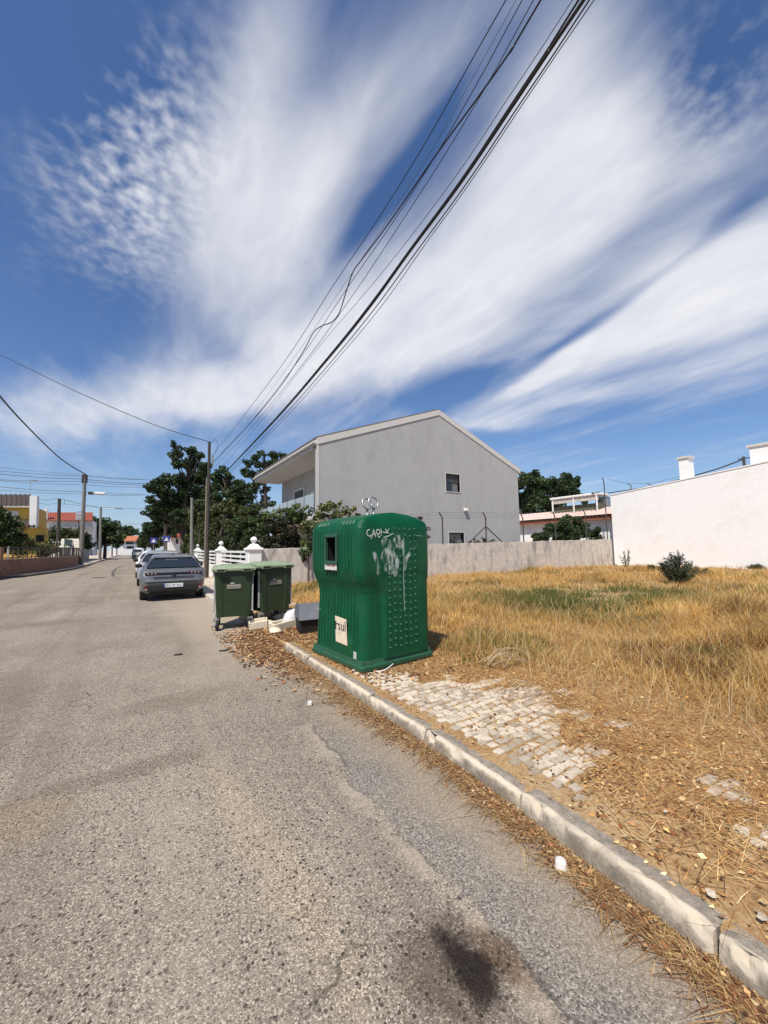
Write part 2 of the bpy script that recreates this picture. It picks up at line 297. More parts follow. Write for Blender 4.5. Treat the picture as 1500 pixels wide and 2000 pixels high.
# ------------------------------------------------------------------ mesh helpers
class MB:
    def __init__(s): s.v = []; s.f = []
    def add(s, vs, fs):
        o = len(s.v); s.v += [tuple(map(float, p)) for p in vs]; s.f += [tuple(i+o for i in f) for f in fs]; return s
    def box(s, c, d, rz=0.0, bev=0.0, taper=1.0, tx=None, ty=None):
        tx = taper if tx is None else tx; ty = taper if ty is None else ty
        x, y, z = d[0]/2, d[1]/2, d[2]/2
        if bev <= 0:
            vs = [(-x, -y, -z), (x, -y, -z), (x, y, -z), (-x, y, -z), (-x*tx, -y*ty, z), (x*tx, -y*ty, z), (x*tx, y*ty, z), (-x*tx, y*ty, z)]
            fs = [(0, 3, 2, 1), (4, 5, 6, 7), (0, 1, 5, 4), (1, 2, 6, 5), (2, 3, 7, 6), (3, 0, 4, 7)]
        else:
            vs = []; fs = []
            for zz, ins in ((-z, bev), (-z+bev, 0), (z-bev, 0), (z, bev)):
                k = 1 if zz < 0 else None
                fx = tx if zz > 0 else 1; fy = ty if zz > 0 else 1
                a, b_ = x*fx-ins, y*fy-ins; e = bev
                vs += [(-a+e, -b_, zz), (a-e, -b_, zz), (a, -b_+e, zz), (a, b_-e, zz), (a-e, b_, zz), (-a+e, b_, zz), (-a, b_-e, zz), (-a, -b_+e, zz)]
            fs.append(tuple(range(7, -1, -1))); fs.append(tuple(range(24, 32)))
            for r in range(3):
                for i in range(8):
                    j = (i+1) % 8; fs.append((r*8+i, r*8+j, r*8+8+j, r*8+8+i))
        ca, sa = math.cos(rz), math.sin(rz)
        return s.add([(c[0]+p[0]*ca-p[1]*sa, c[1]+p[0]*sa+p[1]*ca, c[2]+p[2]) for p in vs], fs)
    def tube(s, pts, r, n=8, cap=True):
        pts = [Vector(p) for p in pts]; rs = r if isinstance(r, (list, tuple)) else [r]*len(pts)
        vs = []; fs = []; ref = None
        for i, p in enumerate(pts):
            d = (pts[min(i+1, len(pts)-1)] - pts[max(i-1, 0)]).normalized()
            if ref is None: ref = Vector((0, 0, 1)) if abs(d.z) < .9 else Vector((1, 0, 0))
            a = d.cross(ref); a = a.normalized() if a.length > 1e-6 else Vector((1, 0, 0)); b_ = a.cross(d).normalized(); ref = b_
            for k in range(n):
                w = 2*math.pi*k/n; vs.append(p + (a*math.cos(w) + b_*math.sin(w))*rs[i])
        for i in range(len(pts)-1):
            for k in range(n):
                j = (k+1) % n; fs.append((i*n+k, i*n+j, i*n+n+j, i*n+n+k))
        if cap: fs.append(tuple(range(n))); fs.append(tuple(range((len(pts)-1)*n+n-1, (len(pts)-1)*n-1, -1)))
        return s.add(vs, fs)
    def lathe(s, c, prof, n=20, axis='Z'):
        vs = []; fs = []
        for (r, h) in prof:
            for k in range(n):
                w = 2*math.pi*k/n; x, y = r*math.cos(w), r*math.sin(w)
                p = (x, y, h) if axis == 'Z' else ((h, x, y) if axis == 'X' else (x, h, y))
                vs.append((c[0]+p[0], c[1]+p[1], c[2]+p[2]))
        for i in range(len(prof)-1):
            for k in range(n):
                j = (k+1) % n; fs.append((i*n+k, i*n+j, i*n+n+j, i*n+n+k))
        fs.append(tuple(range(n-1, -1, -1))); fs.append(tuple(range((len(prof)-1)*n, len(prof)*n)))
        return s.add(vs, fs)
    def poly(s, pts): return s.add(pts, [tuple(range(len(pts)))])
    def prism(s, pts, off):
        n = len(pts); o = Vector(off); q = [tuple(Vector(p)+o) for p in pts]
        return s.add(list(pts)+q, [tuple(range(n-1, -1, -1)), tuple(range(n, 2*n))] + [(i, (i+1) % n, n+(i+1) % n, n+i) for i in range(n)])
    def build(s, name, m, parent=None, smooth=False, loc=None):
        me = bpy.data.meshes.new(name); me.from_pydata(s.v, [], s.f); me.update()
        if m: me.materials.append(m)
        if smooth:
            me.polygons.foreach_set('use_smooth', [True]*len(me.polygons))
        return link(name, me, parent, loc)
def link(name, me, parent=None, loc=None):
    o = bpy.data.objects.new(name, me); COL.objects.link(o)
    if parent is not None: o.parent = parent
    if loc is not None: o.location = loc
    return o
def fixn(o):
    import bmesh
    bm = bmesh.new(); bm.from_mesh(o.data); bmesh.ops.recalc_face_normals(bm, faces=bm.faces); bm.to_mesh(o.data); bm.free(); return o
def autosmooth(o, ang=35):
    import bmesh
    fixn(o)
    bm = bmesh.new(); bm.from_mesh(o.data)
    for f in bm.faces: f.smooth = True
    for e in bm.edges:
        if len(e.link_faces) == 2 and e.calc_face_angle(0) > R(ang): e.smooth = False
    bm.to_mesh(o.data); bm.free(); return o
def tag(o, label=None, cat=None, group=None, kind=None):
    if label: o['label'] = label
    if cat: o['category'] = cat
    if group: o['group'] = group
    if kind: o['kind'] = kind
    return o
def empty(name, loc=(0, 0, 0), rz=0.0, label=None, cat=None, group=None):
    o = bpy.data.objects.new(name, None); COL.objects.link(o); o.location = loc; o.rotation_euler = (0, 0, rz); o.empty_display_size = .2
    return tag(o, label, cat, group)
def copy_tree(o, parent=None):
    c = o.copy(); COL.objects.link(c)
    if parent is not None: c.parent = parent
    for ch in o.children: copy_tree(ch, c)
    return c
def text_mesh(s, size, name='lettering'):
    cu = bpy.data.curves.new('tmp_text', 'FONT'); cu.body = s; cu.size = size; cu.align_x = 'CENTER'; cu.align_y = 'CENTER'; cu.resolution_u = 3
    ob = bpy.data.objects.new('tmp_text', cu); COL.objects.link(ob)
    dg = bpy.context.evaluated_depsgraph_get(); me = bpy.data.meshes.new_from_object(ob.evaluated_get(dg)); me.name = name
    bpy.data.objects.remove(ob); bpy.data.curves.remove(cu); return me
def mesh_np(name, V, T, m, tone=None, parent=None):
    """triangles from numpy arrays, with one colour per vertex in 'tone'"""
    me = bpy.data.meshes.new(name); V = np.asarray(V, np.float32); T = np.asarray(T, np.int32)
    me.vertices.add(len(V)); me.vertices.foreach_set('co', V.ravel())
    me.loops.add(T.size); me.loops.foreach_set('vertex_index', T.ravel())
    me.polygons.add(len(T)); me.polygons.foreach_set('loop_start', np.arange(0, T.size, 3, dtype=np.int32))
    if hasattr(me.polygons[0] if len(T) else None, 'loop_total'):
        try: me.polygons.foreach_set('loop_total', np.full(len(T), 3, np.int32))
        except Exception: pass
    if tone is not None:
        a = me.color_attributes.new('tone', 'FLOAT_COLOR', 'POINT')
        c = np.ones((len(V), 4), np.float32); c[:, :3] = tone; a.data.foreach_set('color', c.ravel())
    me.materials.append(m); me.update(calc_edges=True)
    return link(name, me, parent)
rng = np.random.default_rng(11)
def vnoise(x, y, s, seed=0):
    """cheap smooth value noise on arrays"""
    g = np.random.default_rng(seed).random((64, 64)); x = np.asarray(x)*s; y = np.asarray(y)*s
    xi = np.floor(x).astype(int); yi = np.floor(y).astype(int); fx = x-xi; fy = y-yi; fx = fx*fx*(3-2*fx); fy = fy*fy*(3-2*fy)
    a = g[xi % 64, yi % 64]; b_ = g[(xi+1) % 64, yi % 64]; c = g[xi % 64, (yi+1) % 64]; d = g[(xi+1) % 64, (yi+1) % 64]
    return (a*(1-fx)+b_*fx)*(1-fy) + (c*(1-fx)+d*fx)*fy
def blades(P, h, w, lean, tone, head=None, curl=None):
    """grass blades: base point, height, width, lean length -> triangles"""
    n = len(P); hd = rng.random(n)*2*np.pi if head is None else head
    dx, dy = np.cos(hd), np.sin(hd); wx, wy = -dy*w/2, dx*w/2
    V = np.zeros((n, 5, 3)); mid = .55
    V[:, 0] = P; V[:, 1] = P; V[:, 0, 0] += wx; V[:, 0, 1] += wy; V[:, 1, 0] -= wx; V[:, 1, 1] -= wy
    mp = P.copy(); mp[:, 0] += dx*lean*.35; mp[:, 1] += dy*lean*.35; mp[:, 2] += h*mid
    V[:, 2] = mp; V[:, 3] = mp; V[:, 2, 0] += wx*.75; V[:, 2, 1] += wy*.75; V[:, 3, 0] -= wx*.75; V[:, 3, 1] -= wy*.75
    V[:, 4] = P; V[:, 4, 0] += dx*lean; V[:, 4, 1] += dy*lean; V[:, 4, 2] += h
    b0 = np.arange(n)[:, None]*5
    T = np.stack([b0+[[0, 1, 2]], b0+[[1, 3, 2]], b0+[[2, 3, 4]]], 1).reshape(-1, 3)
    return V.reshape(-1, 3), T, np.repeat(tone, 5, 0)
def leaf_quads(C, size, tone, flat=0.0, aspect=1.6):
    """small kite-shaped leaves with random orientation"""
    n = len(C); a = rng.normal(size=(n, 3)); a[:, 2] *= (1-flat); a /= np.linalg.norm(a, axis=1, keepdims=True)
    b_ = rng.normal(size=(n, 3)); b_[:, 2] *= (1-flat); b_ -= a*(a*b_).sum(1, keepdims=True); b_ /= np.linalg.norm(b_, axis=1, keepdims=True)
    s = np.asarray(size).reshape(-1, 1)*np.ones((n, 1))
    cr = np.cross(a, b_)*s*.18
    V = np.stack([C-a*s*aspect/2, C+b_*s/2+cr, C+a*s*aspect/2, C-b_*s/2+cr], 1).reshape(-1, 3)
    b0 = np.arange(n)[:, None]*4
    T = np.stack([b0+[[0, 1, 2]], b0+[[0, 2, 3]]], 1).reshape(-1, 3)
    return V, T, np.repeat(tone, 4, 0)

# ------------------------------------------------------------------ shared materials
ASPH = road_material(); SOIL = soil_material(); BRICK = brick_material()
GRASS = vcmat('dry_grass', .8, .48); LEAF = vcmat('foliage', .6, .22, .35); LITTER = vcmat('dead_leaves', .85, .12)
def kerb_material():
    m, t, b = newmat('kerb_limestone'); L = t.links
    g = _n(t, 'ShaderNodeNewGeometry'); tc = _n(t, 'ShaderNodeTexCoord'); sp = _n(t, 'ShaderNodeSeparateXYZ'); L.new(tc.outputs['Object'], sp.inputs[0])
    def noi(sc, d=6, ro=.62):
        n = _n(t, 'ShaderNodeTexNoise'); n.inputs['Scale'].default_value = sc; n.inputs['Detail'].default_value = d; n.inputs['Roughness'].default_value = ro; L.new(g.outputs['Position'], n.inputs['Vector']); return n.outputs[0]
    def step(v, a, b_, hi=1):
        n = _n(t, 'ShaderNodeMapRange', interpolation_type='SMOOTHSTEP'); n.inputs['From Min'].default_value = a; n.inputs['From Max'].default_value = b_; n.inputs['To Max'].default_value = hi; L.new(v, n.inputs['Value']); return n.outputs[0]
    def mth(op, a, b_):
        n = _n(t, 'ShaderNodeMath', operation=op)
        for i, v in enumerate((a, b_)):
            if isinstance(v, float): n.inputs[i].default_value = v
            else: L.new(v, n.inputs[i])
        return n.outputs[0]
    def mix(f, a, b_):
        n = _n(t, 'ShaderNodeMix', data_type='RGBA'); L.new(f, n.inputs['Factor'])
        for k, v in (('A', a), ('B', b_)):
            if isinstance(v, tuple): n.inputs[k].default_value = (*v, 1)
            else: L.new(v, n.inputs[k])
        return n.outputs['Result']
    face = mix(step(noi(7), .35, .65), (0.24, 0.20, 0.155), (0.40, 0.345, 0.265))
    face = mix(step(noi(60), .4, .7, .5), face, (0.15, 0.125, 0.10))
    top = mix(step(noi(22), .35, .65), (0.22, 0.185, 0.145), (0.34, 0.29, 0.235)); top = mix(step(noi(110), .5, .68, .7), top, (0.10, 0.088, 0.075))
    wob = mth('MULTIPLY', mth('SUBTRACT', noi(14.0), .5), .024)
    xw = mth('ADD', sp.outputs[0], wob)
    c = mix(step(xw, .03, .055), face, top)
    lip = mth('MULTIPLY', step(xw, .002, .016), step(xw, .052, .036)); lip = mth('MULTIPLY', lip, step(noi(3.0), .30, .5, .9))
    c = mix(lip, c, (0.58, 0.49, 0.375))                      # worn pale arris
    c = mix(step(noi(2.4), .55, .75, .5), c, (0.17, 0.14, 0.11))
    L.new(c, b.inputs['Base Color']); b.inputs['Roughness'].default_value = .9; b.inputs['Specular IOR Level'].default_value = .2
    bp = _n(t, 'ShaderNodeBump'); bp.inputs['Strength'].default_value = .6; bp.inputs['Distance'].default_value = .008; L.new(noi(75), bp.inputs['Height']); L.new(bp.outputs[0], b.inputs['Normal'])
    return m
KERB = kerb_material()
PAVE = mat('pale_pavement', (0.46, 0.39, 0.31), .9, .15, 2, bump=.3, dirt=(0.25, 0.19, 0.13), dscale=1.2)
def cobble_material():
    m, t, b = newmat('limestone_cobble'); L = t.links
    g = _n(t, 'ShaderNodeNewGeometry'); oi = _n(t, 'ShaderNodeObjectInfo')
    r = _n(t, 'ShaderNodeValToRGB'); e = r.color_ramp.elements; e[0].position = 0; e[0].color = (0.30, 0.245, 0.18, 1); e[1].position = 1; e[1].color = (0.60, 0.515, 0.40, 1); k = e.new(.5); k.color = (0.52, 0.44, 0.34, 1); L.new(oi.outputs['Random'], r.inputs[0])
    n = _n(t, 'ShaderNodeTexNoise'); n.inputs['Scale'].default_value = 28; n.inputs['Detail'].default_value = 7; n.inputs['Roughness'].default_value = .7; L.new(g.outputs['Position'], n.inputs['Vector'])
    mr = _n(t, 'ShaderNodeMapRange', interpolation_type='SMOOTHSTEP'); mr.inputs['From Min'].default_value = .45; mr.inputs['From Max'].default_value = .7; mr.inputs['To Max'].default_value = .65; L.new(n.outputs[0], mr.inputs['Value'])
    mx = _n(t, 'ShaderNodeMix', data_type='RGBA'); L.new(mr.outputs[0], mx.inputs['Factor']); L.new(r.outputs[0], mx.inputs['A']); mx.inputs['B'].default_value = (0.26, 0.19, 0.12, 1); L.new(mx.outputs['Result'], b.inputs['Base Color'])
    b.inputs['Roughness'].default_value = .85; bp = _n(t, 'ShaderNodeBump'); bp.inputs['Strength'].default_value = .5; bp.inputs['Distance'].default_value = .006; L.new(n.outputs[0], bp.inputs['Height']); L.new(bp.outputs[0], b.inputs['Normal'])
    return m
COBB = cobble_material()
WHITE = mat('white_paint', (0.78, 0.76, 0.72), .6, .05, 6, dirt=(0.45, 0.41, 0.35), dscale=1.4, damt=.3, streak=True)
WALLW = mat('whitewash_wall', (0.80, 0.785, 0.76), .9, .05, 5, bump=.35, bscale=9, dirt=(0.70, 0.67, 0.62), dscale=.8, damt=.5)
GREYW = mat('grey_render', (0.385, 0.378, 0.365), .92, .07, 2.2, bump=.3, bscale=25, dirt=(0.29, 0.282, 0.268), dscale=.8, damt=.45, streak=True)
CONC = mat('weathered_concrete', (0.56, 0.50, 0.435), .95, .25, 4, bump=.5, bscale=30, dirt=(0.11, 0.10, 0.088), dscale=3.2, damt=.7, streak=True)
CONCL = mat('pale_concrete', (0.50, 0.45, 0.385), .95, .15, 4, bump=.4, bscale=30, dirt=(0.25, 0.21, 0.17), dscale=3, damt=.5, streak=True)
TRIM = mat('pale_trim', (0.56, 0.53, 0.49), .7, .06, 5)
SOFF = mat('soffit_white', (0.55, 0.52, 0.485), .8, .04, 5)
DGLASS = glassmat('dark_glass'); BLACK = mat('black_plastic', (0.010, 0.010, 0.010), .6, .2, 20)
RUBBER = mat('rubber', (0.02, 0.019, 0.018), .8, .2, 20)
STEEL = mat('galvanised_steel', (0.42, 0.42, 0.41), .45, .2, 14, metal=.7)
RUST = mat('dark_iron', (0.055, 0.045, 0.04), .8, .3, 12)
WOOD = mat('pole_timber', (0.05, 0.042, 0.036), .9, .25, 5, dirt=(0.09, 0.075, 0.06), dscale=4, streak=True)
POLEC = mat('pole_concrete', (0.20, 0.185, 0.165), .9, .15, 4)
CABLE = mat('cable_black', (0.008, 0.008, 0.010), .6, .1, 10)
CABLEG = mat('cable_grey', (0.10, 0.11, 0.13), .6, .1, 10)
IGL = mat('green_polyethylene', (0.0015, 0.070, 0.027), .40, .22, 4, spec=.25, dirt=(0.018, 0.082, 0.045), dscale=3.5, damt=.55, bump=.06, bscale=90)
IGLD = mat('green_polyethylene_base', (0.012, 0.075, 0.036), .55, .2, 9, dirt=(0.08, 0.085, 0.05), dscale=5, damt=.55)
STUD = mat('worn_stud_green', (0.015, 0.115, 0.06), .5, .35, 30)
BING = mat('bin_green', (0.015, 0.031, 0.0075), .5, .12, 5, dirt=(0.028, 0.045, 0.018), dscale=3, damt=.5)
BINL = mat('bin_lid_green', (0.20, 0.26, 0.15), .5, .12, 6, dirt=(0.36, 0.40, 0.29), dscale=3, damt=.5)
PAPER = mat('sticker_paper', (0.72, 0.60, 0.45), .7, .1, 20, dirt=(0.5, 0.36, 0.22), dscale=12)
PAPERW = mat('sticker_white', (0.62, 0.60, 0.55), .7, .08, 30, dirt=(0.35, 0.32, 0.28), dscale=30)
INK = mat('ink', (0.03, 0.025, 0.02), .7, .1, 10)

# ------------------------------------------------------------------ ground, road, pavements
tag(MB().poly([(-900, -300, -.03), (900, -300, -.03), (900, 1500, -.03), (-900, 1500, -.03)]).build('ground', PAVE), 'pale sandy ground around the plots and streets', 'ground', kind='structure')
KX = 1.93
def kxf(y): return KX - .085*np.clip(2.0-np.asarray(y, float), 0, 6)
def left_kerb():
    pts = [(-60, 20.5), (-30, 24.0), (-14, 27.2), (-6.6, 30.6), (-5.2, 34.2), (-4.5, 39.0), (-4.2, 46), (-4.2, 70), (-4.3, 100), (-4.5, 170)]
    out = []
    for i in range(len(pts)-1):
        for k in range(6):
            f = k/6; p0 = pts[max(i-1, 0)]; p1 = pts[i]; p2 = pts[i+1]; p3 = pts[min(i+2, len(pts)-1)]
            out.append(tuple(.5*(2*p1[j] + (p2[j]-p0[j])*f + (2*p0[j]-5*p1[j]+4*p2[j]-p3[j])*f*f + (3*p1[j]-p0[j]-3*p2[j]+p3[j])*f**3) for j in (0, 1)))
    return out + [pts[-1]]
LK = left_kerb()
road = MB().poly([(KX+.03, -30, 0)] + [(KX+.03, 170, 0)] + [(x, y, 0) for x, y in reversed(LK)] + [(-60, -30, 0)]).build('road', ASPH)
tag(road, 'worn tan grey asphalt street with pits, cracks and stains', 'road', kind='structure')
lp = MB()
nL = [(x-.55*0, y) for x, y in LK]
lp.poly([(x-.14, y+.05, .12) for x, y in LK] + [(-11, 170, .12), (-11, 60, .12), (-60, 45, .12)])
tag(lp.build('pavement', PAVE), 'pale pavement curving round the far street corner', 'pavement', kind='structure')
kb = MB()
for i in range(len(LK)-1):
    (x0, y0), (x1, y1) = LK[i], LK[i+1]
    kb.add([(x0, y0, -.02), (x1, y1, -.02), (x1, y1, .122), (x0, y0, .122), (x0-.15, y0+.06, .122), (x1-.15, y1+.06, .122)], [(0, 1, 2, 3), (3, 2, 5, 4)])
kb2 = kb.build('kerb', mat('kerb_dark', (0.13, 0.11, 0.09), .9, .2, 3)); tag(kb2, 'dark kerb curving round the far corner by the brick wall', 'kerb', kind='structure')
# thin cast iron cover and cross joint in the road further on
tag(MB().lathe((-1.75, 27.6, .0), [(.36, .0), (.36, .008), (.30, .009)], 20).build('manhole_cover', mat('cast_iron', (0.05, 0.043, 0.038), .8, .2, 6)), 'dark round manhole cover in the asphalt before the street corner', 'manhole cover')

# the lot: dry soil sheet with gentle relief
def lot_z(x, y):
    x = np.asarray(x, float); y = np.asarray(y, float)
    z = .088 + (vnoise(x+9, y+40, .9, 3)-.5)*.07*np.clip((x-2.3)/1.2, 0, 1) + (vnoise(x+9, y+40, .28, 4)-.4)*.16*np.clip((x-3.6)/3, 0, 1)
    gap = np.clip((y-5.7)/.8, 0, 1)*np.clip((9.6-y)/.6, 0, 1)*np.clip((3.3-x)/1.0, 0, 1)
    z = z*(1-gap) + gap*(.012 + .03*vnoise(x, y, 2.0, 6))
    return np.where(x < kxf(y)+.07, -.03, z)
def grid(name, xs, ys, zf, m):
    X, Y = np.meshgrid(xs, ys, indexing='ij'); Z = zf(X, Y); V = np.stack([X, Y, Z], -1).reshape(-1, 3); ny = len(ys)
    i = np.arange(len(xs)-1)[:, None]*ny + np.arange(ny-1)[None, :]; i = i.ravel()
    T = np.concatenate([np.stack([i, i+ny, i+ny+1], 1), np.stack([i, i+ny+1, i+1], 1)])
    o = mesh_np(name, V, T, m); o.data.polygons.foreach_set('use_smooth', [True]*len(o.data.polygons)); return o
xs = np.concatenate([np.linspace(1.0, 1.98, 26), np.linspace(2.02, 5, 50), np.linspace(5.1, 27.2, 120)]); ys = np.concatenate([np.linspace(-12, -1, 20), np.linspace(-.9, 8, 120), np.linspace(8.1, 14.1, 40)])
tag(grid('lot_soil', xs, ys, lot_z, SOIL), 'sandy brown soil of the vacant lot between kerb and walls', 'soil', kind='structure')
# pavement and kerb in front of the white gate, past the bins
fp = MB().box((2.78, 59.6, .03), (1.5, 100, .14)); tag(fp.build('pavement', PAVE), 'sunlit sandy pavement beside the parked cars and white fence', 'pavement', kind='structure')
kerb2 = MB().box((1.955, 59.6, .04), (.145, 100, .17), bev=.02).build('kerb', CONCL); tag(kerb2, 'straight pale kerb beside the parked cars', 'kerb', kind='structure')
# near kerb: separate limestone blocks
kerb = empty('kerb', (KX, 2, 0)); tag(kerb, 'row of worn limestone kerb blocks along the vacant lot', 'kerb', kind='structure')
kjoints = [-3.2, -2.2, -1.25, -.3, .68, 1.60, 2.52, 3.38, 4.28, 5.10, 5.95]
def kerb_block(L, seed):
    r = np.random.default_rng(seed); ny = max(int(L/.04), 8)
    prof = [(0.0, -.06), (.001, .03), (.004, .066), (.009, .086), (.020, .098), (.038, .102), (.08, .100), (.12, .094), (.145, .086), (.145, -.06)]
    V = []; Fc = []
    for i in range(ny+1):
        y = .006+(L-.012)*i/ny; endr = .012 if i in (0, ny) else 0
        chip = .026*max(0, r.normal()-.7)
        for j, (x, z) in enumerate(prof):
            k = r.normal()*.0025
            e = chip if j in (2, 3, 4) else 0
            V.append((x+k*.7+e+(endr if j < 4 else -endr if j > 7 else 0), y, z+k-(e*.6)-(endr if 2 < j < 8 else 0)))
    m = len(prof)
    for i in range(ny):
        for j in range(m-1): Fc.append((i*m+j, i*m+j+1, i*m+m+j+1, i*m+m+j))
    Fc.append(tuple(range(m))); Fc.append(tuple(range(ny*m+m-1, ny*m-1, -1)))
    b = MB(); b.add(V, Fc); return b
for i in range(len(kjoints)-1):
    o = kerb_block(kjoints[i+1]-kjoints[i], i).build('kerb_stone', KERB, kerb, loc=(float(kxf(kjoints[i]))-KX+rnd.uniform(-.006, .006), kjoints[i]-2, rnd.uniform(-.006, .006)))
    o.rotation_euler = (rnd.uniform(-.006, .006), 0, -math.atan((float(kxf(kjoints[i+1]))-float(kxf(kjoints[i])))/(kjoints[i+1]-kjoints[i]))+rnd.uniform(-.006, .006)); autosmooth(o, 45)
# limestone cobbles showing through the litter
pv = empty('pavement', (2.8, 2.6, .08)); tag(pv, 'broken patch of pale limestone cobbles beside the kerb', 'pavement', kind='structure')
def cobble_mesh(seed):
    r = random.Random(seed); n = r.choice((4, 4, 5)); b = MB(); base = []
    if n == 4: base = [(-1, -1), (1, -1), (1, 1), (-1, 1)]
    else: base = [(-1, -.9), (.5, -1), (1, -.1), (.8, 1), (-.95, .9)]
    base = [(x*.0365*r.uniform(.80, 1.06), y*.0325*r.uniform(.80, 1.06)) for x, y in base]; k = len(base)
    vs = [(x*.96, y*.96, -.03) for x, y in base] + [(x, y, .002) for x, y in base] + [(x*.88, y*.88, .007+r.uniform(-.0015, .0015)) for x, y in base]
    fs = [(i, (i+1) % k, k+(i+1) % k, k+i) for i in range(k)] + [(k+i, k+(i+1) % k, 2*k+(i+1) % k, 2*k+i) for i in range(k)] + [tuple(range(2*k, 3*k))]
    b.add(vs, fs); me = bpy.data.meshes.new('cobblestone'); me.from_pydata(b.v, [], b.f); me.materials.append(COBB); return me
cms = [cobble_mesh(i) for i in range(14)]
cands = []
row = 0; y = .35
while y < 4.25:
    x = 2.17 + (row % 2)*.05
    while x < 3.9:
        cands.append((x+rnd.uniform(-.008, .008), y+rnd.uniform(-.010, .010)+.03*math.sin(x*3+.7)+.015*math.sin(x*7+row), row)); x += rnd.uniform(.068, .088)
    y += .073; row += 1
def patch_amt(x, y):
    f = float(vnoise(np.array([x+3]), np.array([y+7]), 1.6, 21)[0]); g_ = float(vnoise(np.array([x+3]), np.array([y+7]), 5, 22)[0])
    lim = 2.20 + .85*max(0, 1-abs(y-2.6)/1.5)**.6 + (0.25 if y > 2.9 else 0)
    s = (lim - x)/.25 + (f-.45)*3.0 + (g_-.5)*2.2
    if y > 3.75: s -= (y-3.75)*6
    if y < 1.55: s -= (1.55-y)*4.5
    for cx, cy, rr in ((2.95, .98, .13), (2.62, .72, .1), (3.25, 1.75, .08), (3.5, 2.35, .09)):
        if math.hypot(x-cx, y-cy) < rr: s = 1
    return s
cands = [(patch_amt(x, y), x, y) for x, y, r_ in cands]
cands = sorted([c for c in cands if c[1] < 3.9 and c[0] > .05], reverse=True)
cands.sort(key=lambda c: math.hypot(c[1], c[2]))
extra = MB()
for s, x, y in cands[300:]:
    z = float(lot_z(x, y)); me_ = rnd.choice(cms); a = rnd.uniform(-.2, .2); dz = z+.005-max(0, .5-s)*.015+rnd.uniform(-.006, .003)
    extra.add([(v.co.x*math.cos(a)-v.co.y*math.sin(a)+x-2.8, v.co.x*math.sin(a)+v.co.y*math.cos(a)+y-2.6, v.co.z+dz-.08) for v in me_.vertices], [tuple(p.vertices) for p in me_.polygons])
if extra.v: extra.build('cobblestones', COBB, pv)['kind'] = 'stuff'
for s, x, y in cands[:300]:
    o = link('cobblestone', rnd.choice(cms), pv); z = float(lot_z(x, y)); sink = max(0, .5-s)*.015
    o.location = (x-2.8, y-2.6, z-.08+.005-sink+rnd.uniform(-.006, .003)); o.rotation_euler = (rnd.uniform(-.07, .07), rnd.uniform(-.07, .07), rnd.uniform(-.1, .1)+rnd.choice((0, math.pi))+0*rnd.choice((0, math.pi/2, math.pi)))

# ------------------------------------------------------------------ grey two-storey house
GY = 16.2
def gx(px, y=GY): return float(aty(px, 1000, y)[0])
HX0, HX1, HXA = gx(620), gx(1014), gx(862)
ZE0 = float(aty(620, 868, GY)[2]); ZE1 = float(aty(1014, 922, GY)[2]); ZA = float(aty(862, 812, GY)[2]); HD = 10.6
house = empty('grey_house', (HX0, GY, 0), label='grey rendered two-storey house with plain gable wall and glass balcony', cat='house')
def hp(*pts): return [(x-HX0, y-GY, z) for x, y, z in pts]
FX = HX0 + 1.75      # recessed facade behind the balcony
wl = MB(); sx, sz = HX1, .0
# gable slab facing the lot, with two window openings cut out of it
W1 = (gx(872), gx(900), float(aty(886, 961, GY)[2]), float(aty(886, 926, GY)[2])); W2 = (gx(875), gx(905), float(aty(890, 1066, GY)[2]), float(aty(890, 1040, GY)[2]))
def slope(x): return ZE0 + (ZA-ZE0)*(x-HX0)/(HXA-HX0) if x < HXA else ZA + (ZE1-ZA)*(x-HXA)/(HX1-HXA)
xsx = sorted({HX0, W2[0], W1[0], W1[1], W2[1], HXA, HX1}); gfs = MB()
for a, b_ in zip(xsx[:-1], xsx[1:]):
    xm = (a+b_)/2; cuts = [(w[2], w[3]) for w in (W2, W1) if w[0] < xm < w[1]]; z0 = 0.0
    for (c0, c1) in cuts + [(None, None)]:
        if c0 is None: gfs.poly(hp((a, GY, z0), (b_, GY, z0), (b_, GY, slope(b_)), (a, GY, slope(a))))
        else: gfs.poly(hp((a, GY, z0), (b_, GY, z0), (b_, GY, c0), (a, GY, c0))); z0 = c1
gfs.build('gable_wall', GREYW, house)
ow = MB()
ow.poly(hp((HX1, GY, 0), (HX1, GY+HD, 0), (HX1, GY+HD, ZE1), (HX1, GY, ZE1)))
ow.poly(hp((HX0, GY, 0), (HX0, GY, ZE0), (HX0, GY+.28, ZE0), (HX0, GY+.28, 0)))
ow.poly(hp((HX0, GY+.28, 0), (HX0, GY+.28, ZE0), (FX, GY+.28, ZE0), (FX, GY+.28, 0)))
ow.poly(hp((FX, GY+.28, 0), (FX, GY+.28, ZE0+.5), (FX, GY+HD, ZE0+.5), (FX, GY+HD, 0)))
ow.poly(hp((FX, GY+HD, 0), (HX1, GY+HD, 0), (HX1, GY+HD, ZE1), (HXA, GY+HD, ZA), (FX, GY+HD, slope(FX))))
ow.build('wall', GREYW, house)
MB().box((.02, .005, ZE0/2), (.10, .04, ZE0)).build('corner_trim', TRIM, house)
rf = MB(); TH = .30; OV = .035; OE = .42
def roofslab(x0, z0, x1, z1):
    return MB().prism(hp((x0, GY-OV, z0), (x1, GY-OV, z1), (x1, GY-OV, z1+TH), (x0, GY-OV, z0+TH)), (0, HD+OV+.5, 0))
sl0 = (ZA-ZE0)/(HXA-HX0); sl1 = (ZE1-ZA)/(HX1-HXA)
roof = roofslab(HX0-.02, ZE0-.0, HXA, ZA+.0).build('roof', TRIM, house); r2 = roofslab(HXA+.003, ZA, HX1+OE*.6, ZE1+sl1*OE*.6).build('roof', TRIM, house)
TILE = tile_material('dark_roof_tile', (0.10, 0.08, 0.07), (0.2, 0.16, 0.13))
